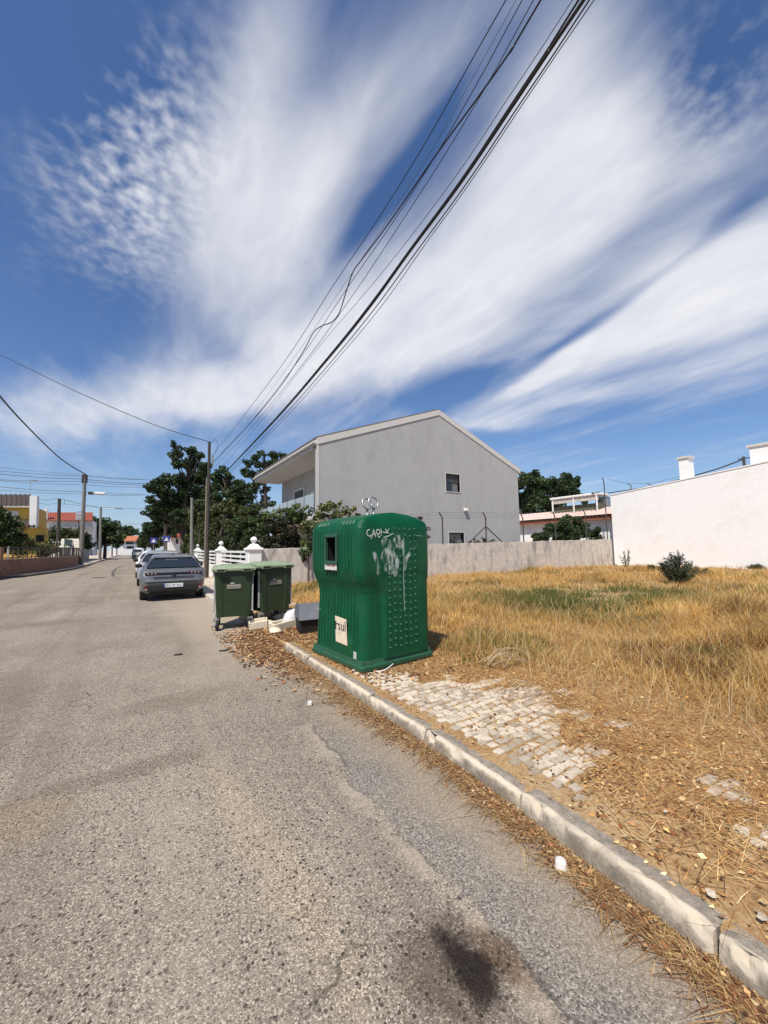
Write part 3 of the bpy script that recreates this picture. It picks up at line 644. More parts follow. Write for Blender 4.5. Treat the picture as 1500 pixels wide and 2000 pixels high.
MB().prism(hp((HX0-.05, GY-OV+.08, ZE0+TH+.003), (HXA, GY-OV+.08, ZA+TH+.003), (HXA, GY-OV+.08, ZA+TH+.075), (HX0-.05, GY-OV+.08, ZE0+TH+.075)), (0, HD+.4, 0)).build('tiles', TILE, roof)
MB().prism(hp((HXA, GY-OV+.08, ZA+TH+.003), (HX1+.32, GY-OV+.08, ZE1+sl1*.32+TH+.003), (HX1+.32, GY-OV+.08, ZE1+sl1*.32+TH+.075), (HXA, GY-OV+.08, ZA+TH+.075)), (0, HD+.4, 0)).build('tiles', TILE, r2)
MB().box((.86, HD/2+.5, ZE0-.06), (1.76, HD-.0, .10)).build('soffit', SOFF, house)
MB().tube(hp((HX0-.09, GY+.05, ZE0+.12), (HX0-.09, GY+HD+.5, ZE0+.12)), .075, 8).build('gutter', TRIM, house)
MB().tube(hp((HX1+.34, GY-.12, ZE1-.02), (HX1+.34, GY+HD, ZE1-.02)), .07, 8).build('gutter', RUST, house)
def gable_window(W, shutter):
    w = empty('window', ((W[0]+W[1])/2-HX0, 0, (W[2]+W[3])/2)); w.parent = house; ww, hh = W[1]-W[0], W[3]-W[2]
    MB().box((-ww/2-.01, -.004, 0), (.035, .03, hh+.07)).box((ww/2+.01, -.004, 0), (.035, .03, hh+.07)).box((0, -.008, -hh/2-.015), (ww-.016, .045, .035)).box((0, -.004, hh/2+.015), (ww-.016, .03, .035)).build('frame', TRIM, w)
    MB().box((0, .14, 0), (ww, .02, hh)).build('pane', DGLASS, w)
    mb = MB()
    for k in range(shutter): mb.box((0, .10, hh/2-.03-k*.052), (ww-.02, .018, .044))
    mb.build('roller_shutter', mat('shutter_dark', (0.06, 0.058, 0.06), .6, .1, 9), w)
    MB().box((0, .11, -hh*.15), (.035, .04, hh*.7)).box((0, .11, -hh/2+.03), (ww, .04, .05)).build('sash', mat('sash_grey', (0.10, 0.10, 0.10), .5, .1, 9), w)
    MB().box((ww*.26, .128, -hh*.2), (ww*.34, .006, hh*.5)).build('curtain', mat('curtain', (0.16, 0.16, 0.16), .9, .2, 12), w)
gable_window(W1, 9); gable_window(W2, 2)
# balcony: slab, glass panes, posts, doors, wall lights
ZB = float(aty(620, 1003, GY)[2])
MB().box((.86, HD/2+.3, ZB-.12), (1.80, HD+.3, .22)).build('balcony_slab', TRIM, house)
gm, gt, gb = newmat('balcony_glass'); gb.inputs['Base Color'].default_value = (.55, .62, .64, 1); gb.inputs['Roughness'].default_value = .05; gb.inputs['Alpha'].default_value = .45
yy = .45
while yy < HD+.2:
    MB().box((.03, yy+.62, ZB+.52), (.014, 1.18, .92)).build('glass_pane', gm, house); MB().box((.03, yy, ZB+.48), (.05, .05, .98)).build('post', STEEL, house); yy += 1.27
MB().box((.85, HD+.35, ZB+.52), (1.6, .014, .92)).build('glass_pane', gm, house)
for (y0, y1, z0, z1) in ((1.0, 2.6, ZB, ZB+2.1), (6.2, 7.8, ZB, ZB+2.05)):
    d = MB().box((FX-HX0-.03, (y0+y1)/2, (z0+z1)/2), (.04, y1-y0, z1-z0)).build('balcony_door', mat('shutter_brown', (0.05, 0.045, 0.045), .5, .1, 8), house)
    MB().box((FX-HX0-.05, y0-.06, (z0+z1)/2), (.07, .1, z1-z0)).box((FX-HX0-.05, y1+.06, (z0+z1)/2), (.07, .1, z1-z0)).box((FX-HX0-.05, (y0+y1)/2, z1+.05), (.07, y1-y0+.22, .1)).build('frame', TRIM, d)
for y0, z0 in ((4.6, 1.55), (3.9, 1.85), (9.4, 1.5)):
    MB().lathe((FX-HX0-.10, y0, ZB+z0), [(.03, -.14), (.09, -.10), (.10, .08), (.04, .14)], 10).build('wall_lamp', WHITE, house)
fl = MB().box((gx(908)-HX0, -.10, float(aty(908, 996, GY)[2])), (.26, .16, .16), bev=.02).build('flood_lamp', WHITE, house)
MB().tube([(gx(908)-HX0, -.02, float(aty(908, 1000, GY)[2])-.06), (gx(908)-HX0+.05, -.02, 2.0)], .012, 6).build('conduit', GREYW, house)

# ------------------------------------------------------------------ concrete boundary wall with fence posts
WY = 14.0
PXI = float(aty(497, 1070, WY)[0])
wx0, wx1 = PXI+.25, 27.0
bw = MB(); xs_ = np.linspace(wx0, wx1, 60); top = []
for x in xs_: top.append(1.50 + .30*(x-wx0)/(wx1-wx0) + rnd.uniform(-.015, .015))
V = []; Fc = []
for x, z in zip(xs_, top): V += [(x, WY, -.05), (x, WY, z), (x, WY+.20, z+.01), (x, WY+.20, -.05)]
for i in range(len(xs_)-1):
    for j in range(3): Fc.append((i*4+j, i*4+4+j, i*4+5+j, i*4+j+1))
bw.add(V, Fc); bwo = bw.build('boundary_wall', CONC); fixn(bwo); tag(bwo, 'stained grey concrete wall along the back of the vacant lot', 'wall')
def wz(x): return 1.50 + .30*(x-wx0)/(wx1-wx0)
def fence_post(px, pytop, label, brace=False, tall=False, y=WY+.1):
    b0 = aty(px, 1058, y); tp = aty(px, pytop, y); x = float(b0[0]); z0 = wz(x)-.05; z1 = float(tp[2])
    o = empty('fence_post', (x, y, z0), label=label, cat='fence post', group='iron posts on the concrete wall')
    MB().tube([(0, 0, 0), (0, 0, z1-z0-.25)], .035, 8).build('shaft', RUST, o)
    MB().tube([(0, 0, z1-z0-.25), (-.22, -.03, z1-z0)], .03, 8).build('angled_tip', RUST, o)
    if brace:
        for s in (-1, 1): MB().tube([(0, 0, (z1-z0)*.55), (s*1.75*.75, 0, 0)], .03, 6).build('brace', RUST, o)
    return Vector((x-.22, y-.03, z1))
fps = []
for px, py, br, lb in ((762, 1008, 0, 'iron fence post rising just behind the green bottle bank'), (865, 1001, 0, 'iron fence post on the concrete wall beside the low gable window'),
                       (950, 1001, 1, 'iron fence post with two slanting braces before the grey gable'), (1023, 1003, 0, 'iron fence post at the far corner of the grey house'),
                       (1086, 1000, 0, 'iron fence post rising out of the dark bush'), (1146, 996, 0, 'thin iron fence post behind the right half of the bush'), (1187, 935, 0, 'tall bent iron post where concrete wall meets white wall')):
    fps.append(fence_post(px, py, lb, br))
wr = empty('fence_wire', tuple(fps[0]), label='thin wires strung between the iron posts on the wall', cat='wire')
for dz in (0, -.12, -.26):
    mb = MB()
    for a, b_ in zip(fps[:-2], fps[1:-1]): mb.tube([a+Vector((0, 0, dz))-fps[0], (a+b_)/2+Vector((0, 0, dz-.03))-fps[0], b_+Vector((0, 0, dz))-fps[0]], .006, 4)
    mb.build('strand', CABLEG, wr)

# ------------------------------------------------------------------ white fence, pillars and gate along the pavement
def finial_pillar(x, y, h, w, label, grp='white finial pillars of the front fence'):
    o = empty('gate_pillar', (x, y, .1), label=label, cat='pillar', group=grp)
    MB().box((0, 0, h/2), (w, w, h), bev=.02).build('shaft', WHITE, o)
    MB().box((0, 0, h+.04), (w+.10, w+.10, .09), bev=.02).box((0, 0, h+.15), (w*.95, w*.95, .14), taper=.45).build('cap', WHITE, o)
    autosmooth(MB().lathe((0, 0, h+.22), [(.08, 0), (.05, .03), (.05, .05), (.10, .09), (.122, .145), (.10, .21), (.05, .25), (.02, .258)], 16).build('finial', WHITE, o))
    return o
P1 = finial_pillar(PXI, WY+.1, 1.36, .46, 'white corner pillar with ball finial where the concrete wall begins')
FXX = PXI
def fy(px): r = ray(px, 1060); return float(r[1]/r[0]*FXX)
Y2, Y3, Y4 = fy(432), fy(386), fy(372)
P2 = finial_pillar(FXX, Y2, 1.32, .40, 'white ball-topped pillar between two runs of white fence rails'); P2b = finial_pillar(FXX+1.0, Y2+3, 1.55, .38, 'white ball-topped pillar set back behind the fence')
P3 = finial_pillar(FXX, Y3, 1.30, .42, 'white ball-topped pillar at the far end of the fence by the pole'); P4 = finial_pillar(FXX+.9, Y3+1.2, 1.35, .3, 'white ball-topped pillar beyond the far fence end')
def rail_fence(y0, y1, label):
    o = empty('white_fence', (FXX, y0, .1), label=label, cat='fence', group='white rail fences on low walls')
    L = y1-y0
    MB().box((0, L/2, .30), (.2, L, .60)).build('low_wall', WHITE, o)
    for k in range(4): MB().box((0, L/2, .74+k*.185), (.05, L, .085)).build('rail', WHITE, o)
    n = max(int(L/1.6), 2)
    for k in range(1, n): MB().box((.035, L*k/n, .95), (.04, .06, .72)).build('stile', WHITE, o)
    return o
rail_fence(WY+.35, Y2-.22, 'white rail fence on a low wall beside the corner pillar'); rail_fence(Y2+.22, Y3-.22, 'white rail fence on a low wall between the farther pillars')

# ------------------------------------------------------------------ long white wall with chimneys on the right
WX = 27.0
lw = empty('white_building', (WX, 5, 0), label='long whitewashed blank side wall of a house on the vacant lot', cat='building')
zt0 = float(atx(1193, 968, WX)[2]); yt0 = float(atx(1197, 1040, WX)[1]); zt1 = float(atx(1458, 912, WX)[2]); yt1 = float(atx(1458, 1000, WX)[1])
slp = (zt1-zt0)/(yt1-yt0)
ye = -14.0
def wtop(y): return zt0 + slp*(y-yt0) if y > 4.0 else zt0 + slp*(4-yt0) - slp*0 
V = [(0, yt0-5, -.1), (0, ye-5, -.1), (0, ye-5, wtop(4)), (0, 4-5, wtop(4)), (0, yt0-5, wtop(yt0))]
MB().prism(V, (8, 0, 0)).build('wall', WALLW, lw); fixn(lw.children[0])
MB().prism([(-.03, 4-5, wtop(4)+.004), (-.03, yt0-5+.03, wtop(yt0)+.004), (-.03, yt0-5+.03, wtop(yt0)+.07), (-.03, 4-5, wtop(4)+.07)], (.35, 0, 0)).build('coping', WHITE, lw)
def chimney(px0, px1, pytop, x, w, label, zb):
    a = atx(px0, pytop, x); b_ = atx(px1, pytop, x); y = float((a[1]+b_[1])/2); ln = abs(float(a[1]-b_[1])); z1 = float(a[2])
    o = MB().box((x-WX+w/2, y-5, (z1+zb)/2), (w, ln*.92, z1-zb)).build('chimney', WALLW, lw)
    MB().box((x-WX+w/2, y-5, z1+.05), (w+.14, ln+.12, .12)).build('cap', TRIM, o)
chimney(1324, 1345, 897, WX+.25, .7, '', 4.5); chimney(1461, 1510, 874, WX+.3, 1.1, '', 4.8)
pst = MB(); p_ = atx(1452, 892, WX+1.5); pst.tube([(0, 0, -1.2), (0, 0, 0)], .07, 8)
o = empty('roof_post', tuple(p_), label='short dark roof post carrying wires beside the wide chimney', cat='post'); pst.build('post', RUST, o); MB().box((0, -.1, -.1), (.06, .7, .05)).build('crossbar', RUST, o)

# neighbour with pale pink roof behind the wall
NX = 28.2
ny0 = float(atx(1200, 1000, NX)[1])-.6; ny1 = float(atx(1008, 1000, NX)[1])+5; ne = 3.42
nb = empty('low_building', (NX, ny0, 0), label='low white building with pale pink roof and red brick band behind the bush', cat='building')
L = ny1-ny0
MB().box((3, L/2, ne/2), (6, L, ne)).build('wall', WALLW, nb)
MB().box((-.22, L/2, ne-.07), (.5, L+.3, .22)).build('brick_band', mat('red_band', (0.36, 0.12, 0.07), .8, .2, 8), nb)
PINK = mat('pink_tile', (0.66, 0.52, 0.46), .85, .1, 6, dirt=(0.5, 0.34, 0.28), dscale=3)
rp = MB().prism([(-.55, -.2, ne+.05), (-.55, L+.2, ne+.05), (-.55, L+.2, ne+.16), (-.55, -.2, ne+.16)], (0, 0, .001)).build('roof', PINK, nb)
ro = MB().add([(-.55, -.2, ne+.06), (-.55, L+.2, ne+.06), (3.2, L+.2, ne+.98), (3.2, -.2, ne+.98), (7, L+.2, ne+.06), (7, -.2, ne+.06)], [(0, 1, 2, 3), (3, 2, 4, 5)]).build('roof', PINK, nb)
rr = MB()
for k in range(int(L/.3)): rr.tube([(-.56, k*.3, ne+.075), (3.2, k*.3, ne+1.0)], .055, 5, False)
rr.build('roof_tiles', PINK, nb)
awn = empty('roof_awning', tuple(atx(1135, 990, NX+2.5)), label='white flat roof terrace canopy on posts above the pink roof', cat='canopy')
MB().box((0, .2, .85), (1.6, 4.2, .16), bev=.03).build('canopy', WHITE, awn)
for yy in (-1.7, 0.2, 2.1): MB().box((-.7, yy, .2), (.09, .09, 1.3)).build('post', WHITE, awn)
MB().box((-.66, .2, .55), (.05, 4.0, .35)).build('valance', CONCL, awn)
MB().box((.3, .2, -.2), (1.4, 4.0, .7)).build('parapet', mat('hedge_panel', (0.10, 0.10, 0.06), .9, .3, 6), awn)
pm = atx(1164, 962, NX+1.2); o = empty('antenna_mast', (float(pm[0]), float(pm[1]), 3.6), label='thin white antenna mast on the pink roof', cat='antenna')
hm_ = float(pm[2])-3.6; MB().tube([(0, 0, 0), (0, 0, hm_)], .035, 6).build('mast', WHITE, o); MB().box((0, 0, hm_), (.05, .7, .06)).box((0, .25, hm_-.05), (.2, .05, .12)).build('aerial', RUST, o)
wtk = MB().box((0, 0, .4), (.8, .8, .8), bev=.05).build('water_tank', mat('tank_grey', (0.22, 0.24, 0.27), .7, .1, 5), loc=tuple(atx(1178, 990, NX+3.2))); tag(wtk, 'grey square roof tank beside the antenna mast', 'tank')
# posts standing on the white wall's far roof edge
for px, py, lb in ((1232, 944, 'bent wire post above the white wall, between tall post and chimney'), (1272, 944, 'bent wire post above the white wall, next to the narrow chimney')):
    p = atx(px, py, WX+2.0); o = empty('wire_post', (float(p[0]), float(p[1]), 3.6), label=lb, cat='post'); h = float(p[2])-3.6
    MB().tube([(0, 0, 0), (0, 0, h-.12)], .03, 6).build('shaft', RUST, o); MB().tube([(0, 0, h-.12), (0, .25, h)], .028, 6).build('angled_tip', RUST, o)

# ------------------------------------------------------------------ overhead lines
def wire(name, pts, r, label, m=CABLE, grp=None, n=6, seg=10):
    P = [Vector(p) for p in pts]; out = []
    for i in range(len(P)-1):
        p0 = P[max(i-1, 0)]; p1 = P[i]; p2 = P[i+1]; p3 = P[min(i+2, len(P)-1)]
        for k in range(seg):
            f = k/seg; out.append(.5*(2*p1 + (p2-p0)*f + (2*p0-5*p1+4*p2-p3)*f*f + (3*p1-p0-3*p2+p3)*f**3))
    out.append(P[-1]); o = MB().tube([q-P[0] for q in out], r, n).build(name, m, loc=P[0], smooth=True)
    return tag(o, label, 'cable', grp)
def along(x, pix, x2=None):
    n = len(pix); res = []
    for i, p in enumerate(pix):
        xx = x if x2 is None else x + (x2-x)*i/(n-1)
        res.append(atx(p[0], p[1], xx))
    # run on past the camera in the same direction
    d = res[-1]-res[-2]; d = d/np.linalg.norm(d); res.append(res[-1]+d*4); res.append(res[-1]+d*12)
    return res
G1 = 'overhead cables along the street'
wire('overhead_cable', along(3.7, [(442, 921), (540, 818), (640, 702), (720, 603), (800, 492), (900, 357), (1000, 209), (1070, 104), (1140, 0)]), .021, 'thickest black cable bundle running over the street to the trees', grp=G1)
wire('overhead_cable', along(3.73, [(443, 919), (540, 815), (640, 698), (720, 598), (800, 488), (900, 352), (1000, 202), (1070, 96), (1130, 0)]), .013, 'black cable twisted against the upper side of the thickest bundle', grp=G1)
wire('overhead_cable', along(3.85, [(448, 922), (545, 822), (650, 703), (730, 605), (810, 496), (910, 360), (1008, 214), (1080, 108), (1151, 0)]), .0095, 'medium black cable hugging the underside of the thickest bundle', grp=G1)
wire('overhead_cable', along(3.9, [(450, 925), (550, 824), (660, 700), (745, 598), (830, 478), (920, 354), (1018, 208), (1090, 102), (1163, -4)]), .006, 'thin lowest cable below the thickest bundle', grp=G1)
wire('overhead_cable', along(3.6, [(430, 917), (510, 822), (600, 705), (740, 540), (880, 358), (990, 195), (1060, 90), (1118, 0)]), .0045, 'thin wire close above the thickest bundle', grp=G1)
wire('overhead_cable', along(3.2, [(414, 905), (478, 838), (540, 765), (590, 690), (612, 650), (630, 636), (648, 629), (663, 610), (676, 570), (690, 530), (708, 505), (760, 435), (850, 305), (930, 195), (1000, 95), (1056, 0)]), .0105, 'black cable with a loose S-shaped loop hanging between the wires', grp=G1)
wire('overhead_cable', along(3.15, [(414, 892), (470, 820), (560, 700), (646, 565), (740, 425), (830, 280), (920, 120), (988, 0)]), .0065, 'topmost thin black wire of the upper group', grp=G1)
wire('overhead_cable', along(3.2, [(414, 908), (480, 836), (580, 708), (680, 560), (760, 445), (850, 305), (940, 148), (1020, 0)]), .0055, 'thin black wire second from top in the upper group', grp=G1)
wire('overhead_cable', along(3.2, [(418, 902), (480, 828), (570, 705), (668, 562), (750, 440), (845, 290), (930, 140), (1008, 0)]), .0035, 'finest grey wire inside the upper group', CABLEG, G1)
wire('overhead_cable', along(3.25, [(416, 915), (490, 836), (600, 700), (690, 575), (780, 440), (870, 300), (960, 150), (1042, 0)]), .0055, 'thin black wire crossing behind the loose S-shaped loop', grp=G1)
def pole(px, pytop, base, r0, r1, label, m, nm='utility_pole', cat='pole'):
    x, y = base; p = aty(px, pytop, y); h = float(p[2])
    o = empty(nm, (x, y, .08), label=label, cat=cat)
    MB().tube([(0, 0, 0), (float(p[0])-x, 0, h-.08)], [r0, r1], 10).build('shaft', m, o)
    return o, Vector((float(p[0]), y, h))
def basexy(px, py, y): p = aty(px, py, y); return float(p[0]), y
pR, tR = pole(409, 863, basexy(406, 1060, 21.5), .085, .07, 'tall dark timber utility pole behind the white fence', WOOD)
MB().box((.12, 0, tR.z-1.0), (.1, .12, .5)).build('bracket', STEEL, pR); MB().tube([(0, 0, tR.z-.1), (.25, 0, tR.z+.1), (.38, 0, tR.z-.2), (.2, 0, tR.z-.7)], .012, 5).build('cable_loop', CABLE, pR)
p2_, t2_ = pole(404, 935, basexy(401, 1060, 21.0), .05, .04, 'slim brown timber pole strapped beside the tall dark pole', mat('brown_timber', (0.19, 0.15, 0.115), .9, .2, 6))
p3_, t3_ = pole(375, 972, basexy(375, 1078, 29.0), .12, .09, 'short grey concrete pole behind the far fence pillar', POLEC)
tL_y = 52.0
pL, tL = pole(166, 926, basexy(158, 1100, tL_y), .22, .15, 'tall concrete utility pole at the corner of the brick wall', POLEC)
xL = pL.location.x
MB().box((float(tL.x)-xL, 0, tL.z-.6), (.5, .3, .9)).build('clamp', RUST, pL)
lm = MB(); lx = float(aty(194, 964, tL_y)[0])-xL; lz = float(aty(194, 964, tL_y)[2])-.08
lm.tube([(.1, 0, lz-.15), (lx-.4, 0, lz)], .05, 6); lm.build('lamp_arm', STEEL, pL); MB().box((lx, 0, lz), (1.1, .4, .3), bev=.08).build('lamp_head', WHITE, pL); MB().box((lx-.75, 0, lz), (.5, .34, .3), bev=.05).build('lamp_housing', RUST, pL)
bd = MB(); bx_ = float(aty(153, 1000, tL_y+3)[0]); bz = float(aty(153, 1007, tL_y+3)[2])
p4_, t4_ = pole(197, 991, basexy(197, 1056, 70), .2, .15, 'street lamp pole farther along the left pavement', POLEC, 'street_lamp', 'street lamp')
z4 = t4_.z-.3; MB().tube([(0, 0, z4), (1.6, 0, z4+.15)], .05, 6).build('lamp_arm', STEEL, p4_); MB().box((2.0, 0, z4+.15), (.9, .3, .2), bev=.05).build('lamp_head', STEEL, p4_)
p5_, t5_ = pole(116, 974, basexy(116, 1040, 60), .2, .16, 'dark pole in front of the red tiled roof', WOOD)
MB().tube([(0, 0, t5_.z-.2), (.3, 0, t5_.z-.2), (.3, 0, t5_.z-.7)], .04, 6).build('bracket', STEEL, p5_)
for px, py, yy, lb in ((220, 1018, 115, 'distant thin pole above the round dark trees'), (229, 1022, 140, 'most distant pole over the end of the street')):
    pole(px, py, basexy(px, 1060, yy), .2, .15, lb, POLEC)
wire('service_cable', [tR, aty(300, 829, 24), aty(150, 765, 27), aty(0, 693, 30), aty(-120, 640, 33)], .02, 'single wire sweeping left from the top of the tall dark pole')
wire('service_cable', [tL, aty(120, 897, 46), aty(60, 840, 38), aty(0, 774, 30), aty(-60, 690, 24)], .05, 'sagging black cable rising left from the corner pole')
G2 = 'thin wires crossing the far street'
wires_far = [((0, 913), (163, 927), (290, 937), .022), ((0, 920), (163, 930), (290, 937), .035), ((0, 926), (163, 936), (290, 945), .045), ((0, 937), (160, 940), (290, 948), .04), ((0, 939), (163, 947), (300, 952), .03),
             ((0, 951), (163, 961), (280, 965), .04), ((0, 957), (160, 965), (285, 967), .03), ((75, 976), (116, 974), (197, 991), .035), ((75, 983), (116, 984), (290, 995), .028), ((230, 1024), (255, 1023), (290, 1020), .03)]
for i, (a, b_, c, r_) in enumerate(wires_far):
    yy = 53 + i*1.2
    wire('crossing_wire', [aty(*a, yy), aty((a[0]+b_[0])/2, (a[1]+b_[1])/2+1.5, yy), aty(*b_, yy), aty((b_[0]+c[0])/2, (b_[1]+c[1])/2+1.5, yy), aty(*c, yy)], r_*.75, 'thin wire strung across the far street in front of the pines', CABLEG, G2, 5, 5)
wire('service_cable', [atx(1452, 897, WX+1.5), atx(1400, 916, WX+1.6), atx(1340, 933, WX+1.8), atx(1260, 952, WX+2.2), atx(1150, 968, WX+6)], .035, 'dark cable sloping from the roof post past the narrow chimney')
wire('service_cable', [atx(1187, 936, WX+.1), atx(1230, 944, WX+2), atx(1272, 943, WX+2), atx(1330, 930, WX+2)], .012, 'fine wire joining the bent posts above the white wall', CABLEG)

# ------------------------------------------------------------------ green bottle bank
IG = (2.685, 4.61, .10); IRZ = R(5)
igl = empty('bottle_bank', IG, IRZ, 'dark green ribbed plastic bottle bank with graffiti beside the kerb', 'recycling container')
ZP = [(.10, .530, .582), (.30, .522, .577), (.60, .508, .570), (.78, .500, .565), (.86, .503, .567), (.94, .522, .576), (1.02, .556, .594), (1.09, .575, .606), (1.17, .584, .611), (1.30, .588, .614), (1.55, .587, .613),
      (1.64, .583, .609), (1.70, .566, .598), (1.745, .53, .582), (1.78, .462, .564), (1.806, .375, .548), (1.828, .275, .534), (1.843, .16, .524), (1.85, .0, .52)]
def zprof(z):
    for (z0, a0, b0), (z1, a1, b1) in zip(ZP[:-1], ZP[1:]):
        if z <= z1:
            f = max(0, (z-z0)/(z1-z0)); return a0+(a1-a0)*f, b0+(b1-b0)*f
    return ZP[-1][1:]
def sm(a, b_, x): t = min(1, max(0, (x-a)/(b_-a))); return t*t*(3-2*t)
HOLE = (-.135, .135, 1.24, 1.555)
def rib(y, z):
    if abs(y) > .47: return 0.0
    on = 1.0
    if z > 1.02: on *= 1 - sm(.165, .15, abs(y))*sm(1.12, 1.16, z) if z < 1.75 else 1 - sm(.20, .185, abs(y))*.0
    if z < .34: on *= 1 - sm(.34, .30, z)*sm(-.40, -.36, y)*sm(.05, .0, y)
    p = (y/.078) % 1.0
    g = sm(.06, .30, p)*sm(.94, .70, p)
    return -.036*(1-g)*on*sm(.10, .16, z)
def front_b(x, z, b_):
    pw = .27 + .12*sm(.80, 1.12, z)
    pf = sm(-pw-.03+.06, -pw+.01+.06, x)
    return b_ + pf*max(0, .604-b_)*(1 if z < 1.62 else 0)
def igl_section(z):
    a, b_ = zprof(z); rc = min(.10, max(a*.8, .001)); pts = []; ar = min(max(a, .540), .560) if z < 1.17 else min(a, .560); xr = max(ar-rc, 0)
    NX, NC, NY = 150, 7, 46
    ya = b_-rc; xa = max(a-rc, 0)
    for i in range(NX): y = ya - 2*ya*i/NX; pts.append((-a - (rib(y, z) if a > .1 else 0), y))         # -X face, far to near
    for i in range(NC): w = math.pi + (math.pi/2)*i/NC; pts.append((-xa+rc*math.cos(w), -ya+rc*math.sin(w)))
    for i in range(NY): x = -xa + (xa+xr)*i/NY; pts.append((x, -front_b(x, z, b_)))
    yf = front_b(.4, z, b_)-rc
    for i in range(NC): w = -math.pi/2 + (math.pi/2)*i/NC; pts.append((xr+rc*math.cos(w), -yf+rc*math.sin(w)))
    for i in range(NX): y = -yf + 2*yf*i/NX; pts.append((ar + (rib(y, z) if a > .1 else 0), y))
    for i in range(NC): w = (math.pi/2)*i/NC; pts.append((xr+rc*math.cos(w), yf+rc*math.sin(w)))
    for i in range(NY): x = xr - (xa+xr)*i/NY; pts.append((x, front_b(x, z, b_)))
    for i in range(NC): w = math.pi/2 + (math.pi/2)*i/NC; pts.append((-xa+rc*math.cos(w), ya+rc*math.sin(w)))
    return pts
zs = sorted(set([.10+.03*i for i in range(53)] + [1.24, 1.555] + [p[0] for p in ZP] + [1.62+.02*i for i in range(12)] + [.845+.03*i for i in range(13)])); zs = [z for z in zs if z <= 1.85]
ib = MB(); secs = [igl_section(z) for z in zs]; nn = len(secs[0])
vv = [(x, y, z) for s, z in zip(secs, zs) for x, y in s]; ff = []
for i in range(len(zs)-1):
    for k in range(nn):
        j = (k+1) % nn
        q = (vv[i*nn+k], vv[i*nn+j]); ym = (q[0][1]+q[1][1])/2; zm = (zs[i]+zs[i+1])/2
        if k < 150 and HOLE[0] < ym < HOLE[1] and HOLE[2] < zm < HOLE[3]: continue
        ff.append((i*nn+k, i*nn+j, i*nn+nn+j, i*nn+nn+k))
ib.add(vv, ff); body = ib.build('body', IGL, igl); autosmooth(body, 50)
MB().box((0, 0, .035), (1.11, 1.23, .07), bev=.015).box((0, 0, .09), (1.085, 1.195, .06), taper=.975).build('base_skirt', IGLD, igl)
HM = .592
op = MB()
y0, y1, z0, z1 = HOLE
op.box((-HM, y0-.004, (z0+z1)/2), (.05, .028, z1-z0+.06), bev=.008).box((-HM, y1+.004, (z0+z1)/2), (.05, .028, z1-z0+.06), bev=.008).box((-HM, 0, z0-.01), (.058, y1-y0+.02, .04), bev=.008).box((-HM, 0, z1+.01), (.058, y1-y0+.02, .04), bev=.008)
hf = op.build('opening_frame', mat('frame_grey_green', (0.02, 0.075, 0.045), .5, .15, 14), igl)
MB().add([(-HM+.02, y0, z0), (-HM+.02, y1, z0), (-HM+.02, y1, z1), (-HM+.02, y0, z1), (-.30, y0, z0), (-.30, y1, z0), (-.30, y1, z1), (-.30, y0, z1)], [(4, 5, 6, 7), (0, 1, 5, 4), (1, 2, 6, 5), (2, 3, 7, 6), (3, 0, 4, 7)]).build('chute', BLACK, igl)
# stickers
st = MB().box((-.600, 0.01, 1.18), (.006, .30, .085)).build('opening_label', PAPERW, igl)
MB().box((-.604, -.06, 1.195), (.004, .07, .03)).box((-.604, .05, 1.195), (.004, .08, .02)).build('print', mat('faded_red', (0.45, 0.2, 0.17), .7, .2, 30), st)
a5 = .531
sk = MB().prism([(-a5, -.26, .24), (-a5-.003, .0, .25), (-a5-.002, .02, .56), (-a5, -.24, .545)], (.006, 0, 0)).build('poster', PAPER, igl)
tm = text_mesh('rsul', .17); tm.materials.append(INK); to = link('lettering', tm, sk); to.matrix_local = Matrix.Translation((-a5-.006, -.115, .455)) @ Matrix.Rotation(R(-90), 4, 'Z') @ Matrix.Rotation(R(90), 4, 'X')
MB().box((-a5-.005, .0, .45), (.003, .02, .10)).build('torn_print', INK, sk)
MB().box((-a5-.004, -.44, .165), (.006, .06, .08)).build('maker_plate', mat('tag_grey', (0.45, 0.47, 0.44), .5, .2, 40), igl)
# studs on the front: a bump is a shallow dome
sb = MB()
def fsurf(x, z): a, b_ = zprof(z); return -front_b(x, z, b_)
for r_ in range(18):
    for c in range(-2, 4):
        x = .03 + c*.083; z = .22 + r_*.083 + (.0 if c % 2 == 0 else .012)
        if z > 1.66: continue
        if 1.22 < z < 1.50 and -2 <= c <= 1 and rnd.random() < .6: continue
        yb = fsurf(x, z)
        ring = [(x+.0145*math.cos(w), yb+.001, z+.0145*math.sin(w)) for w in [i*math.pi/4 for i in range(8)]]; ring2 = [(x+.009*math.cos(w), yb-.012, z+.009*math.sin(w)) for w in [i*math.pi/4 for i in range(8)]]
        sb.add(ring+ring2, [(i, (i+1) % 8, 8+(i+1) % 8, 8+i) for i in range(8)]+[tuple(range(8, 16))])
so_ = sb.build('studs', STUD, igl); autosmooth(so_, 60); so_['kind'] = 'stuff'
